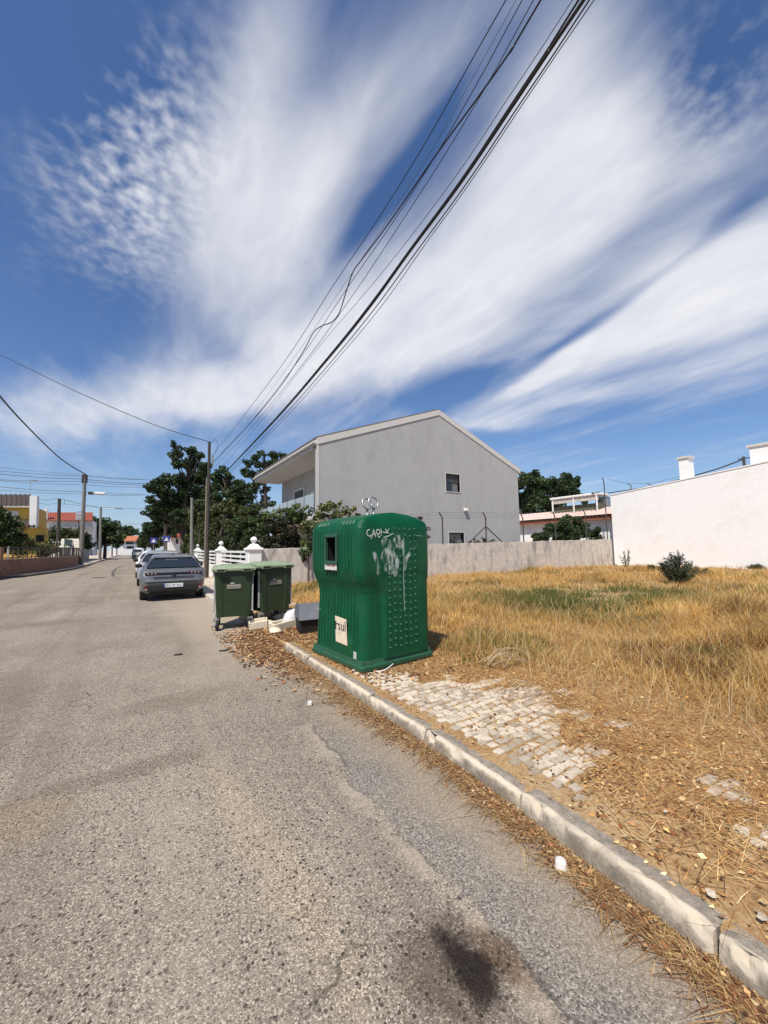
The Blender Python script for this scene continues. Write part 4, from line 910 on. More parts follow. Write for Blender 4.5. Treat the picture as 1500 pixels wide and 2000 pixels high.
# white paint: brushed smears and a scribbled tag, laid on the skin of the container
pm_, pt_, pb_ = newmat('smeared_white_paint')
g_ = _n(pt_, 'ShaderNodeTexCoord'); mp_ = _n(pt_, 'ShaderNodeMapping'); mp_.inputs['Scale'].default_value = (30, 30, 9); pt_.links.new(g_.outputs['Object'], mp_.inputs[0])
nz_ = _n(pt_, 'ShaderNodeTexNoise'); nz_.inputs['Scale'].default_value = 1; nz_.inputs['Detail'].default_value = 5; pt_.links.new(mp_.outputs[0], nz_.inputs['Vector'])
mr_ = _n(pt_, 'ShaderNodeMapRange', interpolation_type='SMOOTHSTEP'); mr_.inputs['From Min'].default_value = .36; mr_.inputs['From Max'].default_value = .68; mr_.inputs['To Max'].default_value = .72; pt_.links.new(nz_.outputs[0], mr_.inputs['Value'])
pt_.links.new(mr_.outputs[0], pb_.inputs['Alpha']); pb_.inputs['Base Color'].default_value = (.55, .62, .58, 1); pb_.inputs['Roughness'].default_value = .7
def ribbon(mb, pts, w, off=.004):
    L_ = []
    for i, (x, z) in enumerate(pts):
        x0, z0 = pts[max(i-1, 0)]; x1, z1 = pts[min(i+1, len(pts)-1)]; dx, dz = x1-x0, z1-z0; l = math.hypot(dx, dz) or 1; nx, nz2 = -dz/l, dx/l
        ww = w*(.5 if i in (0, len(pts)-1) else 1)/2
        L_ += [(x+nx*ww, fsurf(x+nx*ww, z+nz2*ww)-off, z+nz2*ww), (x-nx*ww, fsurf(x-nx*ww, z-nz2*ww)-off, z-nz2*ww)]
    mb.add(L_, [(2*i, 2*i+1, 2*i+3, 2*i+2) for i in range(len(pts)-1)])
def interp(pts, n=6):
    out = []
    for (x0, z0), (x1, z1) in zip(pts[:-1], pts[1:]):
        for k in range(n): out.append((x0+(x1-x0)*k/n, z0+(z1-z0)*k/n))
    return out+[pts[-1]]
rb = MB()
for off, pts, w in ((.0040, [(-.22, 1.52), (-.19, 1.42), (-.20, 1.30), (-.16, 1.12)], .10), (.0046, [(-.15, 1.50), (-.10, 1.30), (-.13, 1.08)], .10), (.0052, [(-.27, 1.28), (-.20, 1.38), (-.05, 1.30), (.00, 1.20)], .06),
               (.0058, [(-.38, 1.36), (-.33, 1.24), (-.30, 1.08)], .055), (.0064, [(-.05, 1.54), (.02, 1.46), (.01, 1.40)], .12), (.0070, [(.32, 1.46), (.22, 1.38), (.13, 1.28), (.10, 1.12)], .05), (.0076, [(-.02, 1.27), (-.06, 1.05)], .07)):
    ribbon(rb, interp(pts), w, off)
rb.build('paint_smear', pm_, igl)
PWH = mat('white_marker', (0.62, 0.66, 0.62), .6, .15, 30)
rb2 = MB(); ribbon(rb2, interp([(.085, 1.53), (.085, 1.30), (.08, 1.12), (.085, .80), (.09, .62)], 10), .014, .0065); ribbon(rb2, interp([(.30, 1.56), (.42, 1.55)]), .008); ribbon(rb2, interp([(.08, 1.50), (.08, 1.30)]), .032, .006)
rb2.build('paint_drip', mat('drip_paint', (0.22, 0.31, 0.26), .6, .2, 30), igl)
tg = MB()
def scrib(pts, w=.009): ribbon(tg, interp(pts, 3), w, .0078)
def arc(cx, cz, r, a0, a1, n=10): return [(cx+r*math.cos(R(a0+(a1-a0)*i/n)), cz+r*1.1*math.sin(R(a0+(a1-a0)*i/n))) for i in range(n+1)]
scrib(arc(-.44, 1.585, .035, 70, 330)); scrib([(-.42, 1.545), (-.41, 1.51)]); scrib([(-.40, 1.53), (-.375, 1.63), (-.345, 1.53)]); scrib([(-.39, 1.57), (-.34, 1.57)]); scrib(arc(-.31, 1.60, .026, 0, 350)); scrib([(-.32, 1.57), (-.30, 1.53), (-.28, 1.55)])
scrib([(-.265, 1.64), (-.268, 1.55)]); scrib([(-.265, 1.60), (-.14, 1.585)]); scrib([(-.20, 1.64), (-.175, 1.59), (-.15, 1.635)]); scrib([(-.24, 1.53), (-.14, 1.555), (-.08, 1.585)])
tg.build('graffiti_tag', PWH, igl)
# lifting rings
for (y, tilt) in ((.05, .15), (-.10, -.2)):
    mb = MB(); mb.tube([(0, y, 1.84), (0, y, 1.96)], .018, 8); mb.tube([(.075*math.cos(w), y+.02*math.sin(w), 2.02+.075*math.sin(w)) for w in [i*math.pi/10 for i in range(21)]], .013, 7, False)
    mb.build('lifting_ring', STEEL, igl, smooth=True)

# ------------------------------------------------------------------ wheeled bins
def make_bin(loc, rz, label):
    o = empty('waste_bin', loc, rz, label, 'waste bin', 'green wheeled bins by the kerb')
    WB, WT, DB, DT, z0, z1 = .60, .71, .64, .86, .235, 1.10
    mb = MB(); V = []; rows = 10
    def ring(z):
        f = (z-z0)/(z1-z0); a = (WB+(WT-WB)*f)/2; d = DB+(DT-DB)*f; c = .03
        fr = [(-a+c, 0), (-a*.62, 0), (-a*.58, .012), (a*.58, .012), (a*.62, 0), (a-c, 0)]
        return [(x, y, z) for x, y in fr] + [(a, c, z), (a, d-c, z), (a-c, d, z), (-a+c, d, z), (-a, d-c, z), (-a, c, z)]
    for i in range(rows+1): V += ring(z0+(z1-z0)*i/rows)
    Fc = [(i*12+k, i*12+(k+1) % 12, i*12+12+(k+1) % 12, i*12+12+k) for i in range(rows) for k in range(12)] + [tuple(range(11, -1, -1)), tuple(range(rows*12, rows*12+12))]
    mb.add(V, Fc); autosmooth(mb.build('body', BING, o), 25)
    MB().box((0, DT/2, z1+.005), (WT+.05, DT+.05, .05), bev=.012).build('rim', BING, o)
    lid = MB(); lv = []; nx, ny_ = 8, 8; W2_, D2 = WT/2+.04, DT+.06
    for i in range(nx+1):
        for j in range(ny_+1):
            x = -W2_ + 2*W2_*i/nx; y = -.035 + D2*j/ny_; e = min(i, nx-i, 2)/2 * 1.0; e2 = min(j, ny_-j, 2)/2; lv.append((x, y, z1+.045+.045*min(e, 1)**.5*min(e2, 1)**.5 + .05*math.sin(math.pi*j/ny_)*.6))
    lf = [(i*(ny_+1)+j, (i+1)*(ny_+1)+j, (i+1)*(ny_+1)+j+1, i*(ny_+1)+j+1) for i in range(nx) for j in range(ny_)]
    lid.add(lv, lf); lid.box((0, -.03, z1+.025), (2*W2_, .025, .05), bev=.008).box((-W2_+.01, D2/2-.03, z1+.025), (.025, D2-.03, .05)).box((W2_-.01, D2/2-.03, z1+.025), (.025, D2-.03, .05))
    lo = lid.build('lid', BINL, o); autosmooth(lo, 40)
    for s in (-1, 1):
        h = MB().box((s*WT*.33, -.068, z1+.02), (.19, .055, .075), bev=.012).build('lid_handle', BINL, o); MB().box((s*WT*.33, -.0965, z1+.018), (.14, .006, .034)).build('grip_slot', BLACK, h)
        MB().box((s*WT*.3, .25, z1+.105), (.05, .04, .02), bev=.006).build('lid_vent', BLACK, lo)
        MB().box((s*(WT/2+.012), .30, z1-.08), (.05, .10, .09), bev=.012).build('trunnion', STEEL, o)
        MB().box((s*(WT/2-.015), .05, .70), (.03, .05, .75), tx=.9).build('scuffed_edge', mat('scuffed_grey', (0.33, 0.34, 0.31), .7, .35, 9), o)
    stk = MB().box((0, .0185-.012, .80), (.26, .012, .085)).build('sticker', mat('sticker_brown', (0.20, 0.165, 0.12), .8, .2, 30), o)
    MB().box((0, -.0015, .795), (.24, .006, .006)).box((0, -.0015, .77), (.2, .006, .005)).box((0, -.0015, .825), (.22, .006, .012)).build('print', mat('sticker_pale', (0.42, 0.40, 0.34), .8, .2, 30), stk)
    MB().box((-.03, .0045, .866), (.07, .012, .014)).build('maker_mark', PAPERW, o)
    for s in (-1, 1):
        for yy in (.0, DB-.04):
            w = MB(); w.lathe((s*(WB/2-.02), yy, .10), [(.03, -.03), (.085, -.03), (.10, -.02), (.10, .02), (.085, .03), (.03, .03)], 18, 'X'); wo = w.build('wheel', RUBBER, o); autosmooth(wo, 40)
            MB().lathe((s*(WB/2), yy, .10), [(.01, -.034), (.045, -.034), (.045, .034), (.01, .034)], 12, 'X').build('hub', STEEL, wo)
            MB().box((s*(WB/2), yy+.02, .20), (.10, .09, .03)).box((s*(WB/2)-.04, yy+.01, .15), (.008, .07, .12)).box((s*(WB/2)+.04, yy+.01, .15), (.008, .07, .12)).build('caster_fork', STEEL, o)
    return o
make_bin((1.60, 7.92, .0), R(-12), 'green wheeled bin standing on the asphalt, pale scuffed edge beside parked car')
make_bin((2.42, 7.95, .03), R(7), 'green wheeled bin on the leaf litter, next to the rubbish and bottle bank')

# ------------------------------------------------------------------ rubbish by the bins
FOAM = mat('dirty_foam', (0.68, 0.60, 0.46), .9, .12, 14, bump=.4, bscale=60, dirt=(0.4, 0.3, 0.18), dscale=9)
def foam(px, py, w, d, h, rz, label):
    p = atz(px, py, .05); o = empty('foam_tray', (float(p[0]), float(p[1]), .03), R(rz), label, 'packaging')
    MB().box((0, 0, .015), (w, d, .03), bev=.006).build('bottom', FOAM, o)
    for (x, y, ww, dd) in ((-w/2+.015, 0, .03, d), (w/2-.015, 0, .03, d), (0, -d/2+.015, w-.062, .03), (0, d/2-.015, w-.062, .03)):
        MB().box((x, y, h/2+.03), (ww, dd, h), bev=.007, taper=.98).build('side', FOAM, o)
    o.rotation_euler = (R(4), R(-5), R(rz)); return o
foam(505, 1222, .34, .30, .10, -15, 'small cream foam tray lying beneath the nearer green bin'); foam(552, 1226, .46, .22, .12, 14, 'longer cream foam tray lying beside the white plastic bag')
def crumple(name, c, r, m, label, cat, seed, sq=(1, 1, .8)):
    g = np.random.default_rng(seed); mb = MB(); nu, nv = 18, 12; vs = []
    bumps = g.normal(size=(16, 3)); bumps /= np.linalg.norm(bumps, axis=1, keepdims=True); am = g.uniform(-.45, .45, 16)
    for j in range(nv+1):
        for i in range(nu):
            th = math.pi*j/nv; ph = 2*math.pi*i/nu; d = np.array([math.sin(th)*math.cos(ph), math.sin(th)*math.sin(ph), math.cos(th)])
            k = 1+float((am*np.exp(-6*(1-bumps@d))).sum())+g.normal()*.03; p = d*k*r*np.array(sq); vs.append((p[0], p[1], max(p[2], -r*.6)))
    fs = [(j*nu+i, j*nu+(i+1) % nu, j*nu+nu+(i+1) % nu, j*nu+nu+i) for j in range(nv) for i in range(nu)]
    mb.add(vs, fs); o = mb.build(name, m, loc=c); autosmooth(o, 30); return tag(o, label, cat)
BAGW = mat('bag_cream', (0.66, 0.58, 0.44), .6, .15, 14, bump=.4, bscale=40)
for px, py, rr, sq, sd_, lb in ((520, 1218, .13, (1.5, .9, .5), 8, 'flattened cream plastic wrapper across the small foam tray'), (548, 1206, .12, (1.3, 1, .6), 9, 'crumpled cream paper lying behind the longer foam tray'), (536, 1232, .09, (1.2, 1, .5), 12, 'torn cream foam lump at the end of the longer tray')):
    p = atz(px, py, .07); o = crumple('crumpled_wrapper', (float(p[0]), float(p[1]), .07), rr, BAGW, lb, 'litter', sd_, sq)
p = atz(574, 1212, .14); crumple('plastic_bag', (float(p[0]), float(p[1]), .15), .19, mat('bag_white', (0.60, 0.58, 0.56), .4, .12, 12), 'crumpled white plastic bag between foam tray and dark tub', 'bag', 4, (1.1, .9, .9))
tb = empty('dark_tub', (2.66, 6.62, .04), R(-8), 'discarded black tub with slate grey top beside the bottle bank', 'tub')
autosmooth(MB().box((0, 0, .16), (.48, .36, .32), bev=.03, tx=1.1, ty=1.1).build('body', BLACK, tb), 30)
TG = mat('slate_plastic', (0.105, 0.11, 0.125), .6, .15, 8, dirt=(0.2, 0.19, 0.18), dscale=6)
autosmooth(MB().add([(-.27, -.24, .26), (.27, -.24, .26), (.25, -.02, .50), (-.24, -.02, .50), (.25, .22, .48), (-.24, .22, .48), (-.27, .22, .3), (.27, .22, .3)], [(0, 1, 2, 3), (3, 2, 4, 5), (5, 4, 7, 6), (0, 3, 5, 6), (1, 7, 4, 2)]).build('lid', TG, tb), 40)
PEB = mat('white_stone', (0.60, 0.57, 0.52), .8, .1, 20)
def pebble(px, py, z, s, label, nm='stone_cube'):
    p = atz(px, py, z); mb = MB().box((0, 0, s*.42), (s, s*.92, s*.84), bev=s*.16, taper=.92); o = mb.build(nm, PEB, loc=(float(p[0]), float(p[1]), z)); o.rotation_euler = (.08, .1, rnd.uniform(0, 1.5)); autosmooth(o, 25); return tag(o, label, 'stone')
pebble(1095, 1698, .0, .055, 'white stone cube lying in the gutter straw against the kerb'); pebble(605, 1378, .0, .05, 'white stone cube lying alone on the asphalt near the gutter')
def scrap(px, py, z, s, label, m=PAPERW):
    if 'stone' in label: m = COBB
    s *= .7
    p = atz(px, py, z); g = random.Random(int(px)); n = 6
    vs = [(s*math.cos(k*math.pi/3)*g.uniform(.6, 1.1), s*.6*math.sin(k*math.pi/3)*g.uniform(.6, 1.1), g.uniform(.0, s*.35)) for k in range(n)] + [(0, 0, s*.3)]
    b = MB().add(vs, [(k, (k+1) % n, n) for k in range(n)]); o = b.build('paper_scrap', m, loc=(float(p[0]), float(p[1]), z+.012)); o.rotation_euler = (0, 0, g.uniform(0, 6)); return tag(o, label, 'litter')
for a in ((600, 1282, .11, .06, 'white paper scrap on the kerb end by the bottle bank'), (690, 1312, .10, .05, 'white paper scrap at the front corner of the bottle bank'), (749, 1305, .10, .05, 'white paper scrap under the front edge of the bottle bank'), (603, 1175, .1, .05, 'white paper scrap on top of the grass above the tub'),
          (575, 1180, .1, .05, 'white paper scrap in the dry grass beside the second bin'), (454, 1236, .0, .05, 'white paper scrap on the asphalt under the bin wheels'), (627, 1338, .0, .03, 'small pale scrap in the gutter leaves'), (1390, 1755, .09, .05, 'pale flat stone chip on the soil by the kerb'), (1490, 1800, .09, .05, 'pale flat stone chip at the soil edge beyond the kerb joint'),
          (1300, 1590, .1, .03, 'pale stone chip in the straw past the cobbles')): scrap(*a)
p = atz(1208, 1106, .1); o = empty('broken_slab', (float(p[0]), float(p[1]), .12), .6, 'pale broken slab lying at the foot of the white wall', 'slab'); MB().box((0, 0, .06), (.9, .25, .12), bev=.02).build('slab', PINK, o)
# cable offcut curled at the foot of the container
wire('wire_offcut', [atz(735, 1312, .11), atz(752, 1308, .12), atz(768, 1296, .13), atz(772, 1284, .16)], .006, 'short white cord curling from under the bottle bank', WHITE)
for a, b_, c, lb in (((340, 1279), (348, 1278), (356, 1277), 'short dark stick lying on the asphalt, left of the leaf pile'), ((428, 1271), (438, 1270), (449, 1268), 'thin dark twig on the asphalt beside the leaf pile')):
    wire('twig', [atz(*a, .012), atz(*b_, .016), atz(*c, .012)], .012, lb, WOOD)

# ------------------------------------------------------------------ vehicles
def car_paint(name, col): return mat(name, col, .30, .04, 3, metal=.35, spec=.5, coat=.6)
def make_car(loc, rz, paint, label, plate=None, hatch=True, sc=1.0, mirror=True):
    o = empty('parked_car', loc, rz, label, 'car'); o.scale = (sc, sc, sc)
    ST = [(0, .32, .64, .70, 0), (.03, .28, .76, .80, 0), (.09, .25, .86, .87, 0), (.20, .23, .955, .905, 0), (.40, .22, 1.09, .918, .3), (.64, .22, 1.255, .925, .8), (.82, .22, 1.345, .925, 1), (1.1, .22, 1.41, .925, 1), (1.7, .22, 1.44, .925, 1), (2.2, .22, 1.425, .925, 1), (2.55, .22, 1.36, .925, 1),
          (2.95, .22, 1.18, .92, .6), (3.25, .22, 1.02, .915, .1), (3.6, .22, .93, .905, 0), (3.95, .22, .85, .88, 0), (4.2, .24, .75, .80, 0), (4.33, .30, .62, .62, 0)]
    mb = MB(); V = []; belt = .96
    for (y, zb, zt, w, gh) in ST:
        bz = min(belt, zt-.03) if gh > 0 else zt-.05
        half = [(w*.80, zb), (w*.97, zb+.10), (w, (zb+bz)*.5), (w*.985, bz-.06), (w*.95, bz)]
        if gh > 0:
            rw = w-.075-.25*min(1, (zt-bz)/.45); half += [(w*.95+(rw-w*.95)*.5, bz+(zt-bz)*.5), (rw, zt-.045*min(1, gh+.3)), (rw*.86, zt-.012), (rw*.5, zt+.004), (0, zt+.01)]
        else:
            half += [(w*.90, zt-.02), (w*.8, zt-.005), (w*.6, zt+.005), (w*.3, zt+.01), (0, zt+.012)]
        V += [(-x, y, z) for x, z in half] + [(x, y, z) for x, z in reversed(half[:-1])]
    m = 19; Fc = [(i*m+k, i*m+k+1, i*m+m+k+1, i*m+m+k) for i in range(len(ST)-1) for k in range(m-1)] + [tuple(range(m)), tuple(range((len(ST)-1)*m+m-1, (len(ST)-1)*m-1, -1))]
    mb.add(V, Fc); autosmooth(mb.build('body', paint, o), 28)
    MB().box((0, 2.15, .25), (1.5, 3.9, .14)).build('underbody', BLACK, o)
    # rear glass, follows the tailgate slope
    gl = MB(); gv = []
    for j, (y, z, w) in enumerate(((.27, 1.005, .76), (.45, 1.13, .70), (.66, 1.275, .61))):
        gv += [(-w, y-.025, z+.012), (-w*.5, y-.045, z+.018), (0, y-.05, z+.02), (w*.5, y-.045, z+.018), (w, y-.025, z+.012)]
    gl.add(gv, [(j*5+k, j*5+k+1, j*5+5+k+1, j*5+5+k) for j in range(2) for k in range(4)]); gl.build('rear_window', DGLASS, o, smooth=True)
    MB().box((0, .72, 1.325), (1.14, .24, .03), bev=.012).build('spoiler', paint, o)
    MB().box((-.05, .555, 1.235), (.34, .012, .06)).build('window_sticker', mat('sticker_reflect', (0.24, 0.30, 0.28), .3, .1, 20), o)
    for s in (-1, 1):
        sw = MB(); y_ = [.78, 1.2, 1.75, 2.35, 2.85]; tops = [1.22, 1.335, 1.365, 1.32, 1.10]
        def sx_(z, t): return s*(.885-.25*max(0, (z-.97)/.45))+s*.012
        sv = []
        for y, t in zip(y_, tops): sv += [(sx_(1.0, t), y, 1.0), (sx_(t, t), y, t)]
        sw.add(sv, [(2*k, 2*k+2, 2*k+3, 2*k+1) for k in range(4)]); sw.build('side_window', DGLASS, o)
        tl = MB().box((s*.60, .075, .845), (.40, .09, .07), bev=.02).build('tail_light', mat('tail_red', (0.06, 0.012, 0.014), .2, .1, 10), o)
        for k in range(3): MB().box((s*(.50+.10*k), .026, .847), (.03, .01, .04)).build('light_claw', mat('lamp_pale', (0.42, 0.40, 0.42), .25, .1, 10), tl)
        MB().box((s*.68, -.012, .43), (.22, .03, .13), bev=.01).build('reflector', mat('reflector_red', (0.14, 0.015, 0.015), .3, .2, 10), o); MB().box((s*.74, -.02, .37), (.07, .03, .05), bev=.01).build('exhaust_tip', STEEL, o)
        for yy in (.78, 3.45):
            w = MB(); w.lathe((s*.80, yy, .315), [(.20, -.11), (.29, -.105), (.315, -.08), (.315, .08), (.29, .105), (.20, .11)], 24, 'X'); wo = w.build('wheel', RUBBER, o); autosmooth(wo, 40)
            MB().lathe((s*.82, yy, .315), [(.03, -.1), (.2, -.09), (.2, .085), (.03, .095)], 14, 'X').build('rim', STEEL, wo)
        if mirror:
            MB().box((s*1.0, 2.55, 1.02), (.20, .10, .14), bev=.03).build('mirror', BLACK, o)
    MB().box((0, .055, .85), (.84, .07, .045), bev=.01).build('light_strip', BLACK, o)
    MB().box((0, -.008, .735), (.56*2, .02, .022)).build('tailgate_crease', BLACK, o)
    bmp = MB().box((0, .08, .61), (1.58, .26, .13), bev=.06).build('bumper', paint, o)
    MB().box((0, .09, .41), (1.48, .24, .27), bev=.06, tx=1.04).build('lower_bumper', BLACK, o)
    MB().box((0, .012, .775), (.09, .03, .10), bev=.006).build('badge', BLACK, o)
    autosmooth(MB().add([(-.015, 1.0, 1.40), (.015, 1.0, 1.40), (0, 1.0, 1.475), (-.012, 1.16, 1.40), (.012, 1.16, 1.40)], [(0, 1, 2), (0, 2, 3), (1, 4, 2), (2, 4, 3)]).build('fin_antenna', BLACK, o), 20)
    if plate:
        pl_ = MB().box((0, -.045, .475), (.52, .014, .115), bev=.004).build('number_plate', mat('plate_white', (0.75, 0.76, 0.76), .4, .03, 10), o)
        MB().box((-.24, -.054, .475), (.035, .004, .10)).build('country_band', mat('plate_blue', (0.02, 0.06, 0.3), .4, .03, 10), pl_)
        tm_ = text_mesh(plate, .095); tm_.materials.append(INK); t_ = link('lettering', tm_, pl_); t_.matrix_local = Matrix.Translation((.015, -.0555, .475)) @ Matrix.Rotation(R(90), 4, 'X')
    return o
CY = 13.45
make_car((.985, CY, 0), R(-1.2), car_paint('silver_grey_paint', (0.15, 0.15, 0.15)), 'silver grey hatchback with number plate parked nearest the green bins', 'BC 07 QO', sc=.965)
make_car((.98, CY+5.6, 0), R(-.8), car_paint('pale_silver_paint', (0.36, 0.36, 0.36)), 'pale silver car parked directly in front of the grey hatchback', 'AU 31 PL'[:0] or None, sc=1.03)
make_car((.93, CY+11.6, 0), R(0), mat('white_car_paint', (0.72, 0.70, 0.69), .35, .03, 4, coat=.4), 'white car parked third in the row past the pale silver car', None, sc=1.03)
make_car((.90, CY+17.6, 0), R(0), mat('maroon_car_paint', (0.12, 0.02, 0.025), .35, .05, 4, coat=.4), 'maroon car parked fourth in the row along the fence', None)
def make_van(loc, rz, label):
    o = empty('white_van', loc, rz, label, 'van'); PW = mat('van_white', (0.75, 0.76, 0.77), .4, .03, 4)
    mb = MB(); ST = [(0, 1.80, .88), (.15, 1.92, .92), (2.6, 1.95, .93), (3.2, 1.55, .93), (3.6, 1.15, .92), (4.3, .9, .88)]; V = []
    for y, zt, w in ST: V += [(-w, y, .3), (-w, y, 1.05 if zt > 1.2 else zt-.1), (-w*.84, y, zt-.08), (-w*.6, y, zt), (w*.6, y, zt), (w*.84, y, zt-.08), (w, y, 1.05 if zt > 1.2 else zt-.1), (w, y, .3)]
    mb.add(V, [(i*8+k, i*8+(k+1) % 8, i*8+8+(k+1) % 8, i*8+8+k) for i in range(len(ST)-1) for k in range(8)]+[tuple(range(8)), tuple(range(47, 39, -1))]); autosmooth(mb.build('body', PW, o), 30)
    MB().box((0, -.01, 1.42), (1.3, .04, .42), bev=.01).build('rear_window', DGLASS, o); MB().box((0, -.02, .45), (1.78, .12, .25), bev=.03).build('bumper', BLACK, o)
    for s in (-1, 1):
        MB().box((s*.80, -.015, 1.0), (.12, .04, .36)).build('tail_light', mat('tail_red2', (0.25, 0.02, 0.02), .3, .1, 10), o)
        for yy in (.8, 3.5): MB().lathe((s*.82, yy, .31), [(.2, -.1), (.31, -.08), (.31, .08), (.2, .1)], 16, 'X').build('wheel', RUBBER, o)
    return o
p = aty(270, 1075, 88); make_van((float(p[0])-.1, 88, 0), R(0), 'white van stopped far down the street')

# crossing signs and far traffic post
for px, py, yy, lb in ((300, 1056, 44, 'blue square crossing sign standing closer to the parked cars'), (325, 1053, 40, 'blue square crossing sign in front of the dark pine trunk')):
    p = aty(px, py, yy); o = empty('crossing_sign', (float(p[0]), yy, .1), 0, lb, 'sign', 'blue crossing signs'); h = float(p[2])-.1
    MB().tube([(0, 0, 0), (0, 0, h+.25)], .03, 6).build('post', STEEL, o); MB().box((0, -.05, h), (.55, .03, .55), bev=.008).build('panel', mat('sign_blue', (0.04, 0.06, 0.28), .5, .05, 8), o)
    MB().prism([(-.2, -.068, h-.16), (.2, -.068, h-.16), (0, -.068, h+.18)], (0, -.006, 0)).build('white_triangle', WHITE, o)

# ------------------------------------------------------------------ left side of the street
A = atz(2, 1126, .12); B = atz(154, 1102, .12)
bwall = empty('brick_wall', (float(A[0]), float(A[1]), .1), label='low red brick wall with iron railing at the street corner', cat='wall')
def pt(f, off=0.0):
    # gently curved run from A to B and on to the left
    c = A + (B-A)*f; bow = math.sin(math.pi*max(0, min(1, f)))*1.6
    return np.array([c[0]+bow*.55+off*-.3, c[1]-bow*.25+off, 0])
def ribwall(nm, f0, f1, n, h, th, m, parent, z0=0.0):
    mb = MB(); V = []; me_uv = []; run = 0; last = None
    for i in range(n+1):
        f = f0+(f1-f0)*i/n; q = pt(f)-np.array([A[0], A[1], 0])
        if last is not None: run += np.linalg.norm(q-last)
        last = q; V += [(q[0], q[1], z0), (q[0], q[1], z0+h), (q[0]-th*.5, q[1]+th, z0+h), (q[0]-th*.5, q[1]+th, z0)]; me_uv.append(run)
    Fc = [(i*4+k, i*4+4+k, i*4+5+k, i*4+1+k) for i in range(n) for k in range(3)]
    mb.add(V, Fc); o = mb.build(nm, m, parent); fixn(o)
    uv = o.data.uv_layers.new(name='UVMap')
    for lp_ in o.data.loops:
        v = o.data.vertices[lp_.vertex_index]; uv.data[lp_.index].uv = (me_uv[lp_.vertex_index//4], v.co.z)
    return o
ribwall('wall', -.55, 1.0, 24, .95, .25, BRICK, bwall)
MBc = ribwall('coping', -.02, 1.0, 20, .05, .30, mat('coping_pale', (0.42, 0.33, 0.26), .9, .1, 6), bwall, .953)
q = pt(-.02)-np.array([A[0], A[1], 0]); pil = MB().box((q[0]-.4, q[1]+.25, .85), (.9, .6, 1.7)).build('pillar', BRICK, bwall); uvl = pil.data.uv_layers.new(name='UVMap')
for lp_ in pil.data.loops: v = pil.data.vertices[lp_.vertex_index]; uvl.data[lp_.index].uv = (v.co.x+v.co.y, v.co.z)
for i in range(34):
    f = .03+.95*i/33; q = pt(f)-np.array([A[0], A[1], 0]); MB().box((q[0]-.06, q[1]+.12, 1.0+.36), (.05, .05, .72)).build('railing_bar', RUST, bwall)
rl = MB(); qs = [pt(.02+.97*i/16)-np.array([A[0], A[1], 0]) for i in range(17)]
rl.tube([(q[0]-.06, q[1]+.12, 1.70) for q in qs], .035, 6).tube([(q[0]-.06, q[1]+.12, 1.08) for q in qs], .03, 6); rl.build('rail', RUST, bwall)
for f in (.03, .62, .75, .86): q = pt(f)-np.array([A[0], A[1], 0]); MB().box((q[0]-.05, q[1]+.13, 1.36), (.09, .09, .78)).build('post', CONCL, bwall)
# shelter with pale slanted roof behind the railing
def quadY(mb, pts, y, th=.15):
    P_ = [aty(px, py, y) for px, py in pts]; return mb.prism([tuple(map(float, q)) for q in P_], (0, th, 0))
def thingY(nm, px, y, label, cat): q = aty(px, 1075, y); return empty(nm, (float(q[0]), y, 0), label=label, cat=cat)
def partY(nm, pts, y, m, parent, th=.2):
    mb = quadY(MB(), pts, y, th); mb.v = [(v[0]-parent.location.x, v[1]-parent.location.y, v[2]-parent.location.z) for v in mb.v]
    o = mb.build(nm, m, parent); fixn(o); return o
SH = thingY('garden_shelter', 134, 58, 'open garden shelter with slanting pale sheet roof behind the railing', 'shelter')
MB().add([(float(v[0])-SH.location.x, float(v[1])-SH.location.y, float(v[2])) for v in (aty(113, 1071, 57), aty(155, 1071, 57), aty(154, 1052, 60), aty(121, 1052, 60))], [(0, 1, 2, 3)]).build('sheet_roof', CONCL, SH)
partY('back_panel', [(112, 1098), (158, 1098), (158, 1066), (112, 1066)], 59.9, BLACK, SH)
for px in (114, 127, 142, 155): partY('post', [(px-1, 1100), (px+1, 1100), (px+1, 1056), (px-1, 1056)], 56.7, CONCL, SH, .15)
GW = empty('garden_wall', (-6.6, 53.5, .1), label='plain grey garden wall with green railing past the corner pole', cat='wall')
MB().box((0, 13, .9), (.22, 26, 1.8)).build('wall', mat('grey_garden_wall', (0.27, 0.25, 0.22), .9, .15, 3), GW)
gmn = mat('green_rail', (0.05, 0.11, 0.08), .6, .15, 6)
for k in range(18): MB().box((0, .6+k*1.45, 2.3), (.06, .06, 1.0)).build('rail_post', gmn, GW)
MB().box((0, 13, 2.75), (.05, 26, .06)).box((0, 13, 2.05), (.05, 26, .06)).build('rail', gmn, GW)
for k in range(17): MB().box((.0, 1.32+k*1.45, 2.4), (.025, 1.3, .6)).build('rail_panel', gmn, GW)
YEL = mat('yellow_render', (0.60, 0.38, 0.08), .9, .08, 3, dirt=(0.45, 0.3, 0.1), dscale=.8)
DTI = tile_material('dark_brown_tile', (0.025, 0.018, 0.016), (0.07, 0.05, 0.04)); RTI = tile_material('red_tile', (0.20, 0.04, 0.022), (0.30, 0.075, 0.04)); OTI = tile_material('orange_tile', (0.40, 0.12, 0.06), (0.50, 0.18, 0.09))
YH = thingY('yellow_house', 40, 44, 'yellow two-storey house with dark tiled roof and white chimney stack', 'house')
partY('wall', [(-90, 1095), (60, 1095), (60, 986), (-90, 986)], 44, YEL, YH, 7)
partY('lower_wall', [(-90, 1090), (91, 1090), (91, 1031), (70, 1027), (-90, 1027)], 43.2, YEL, YH, .8)
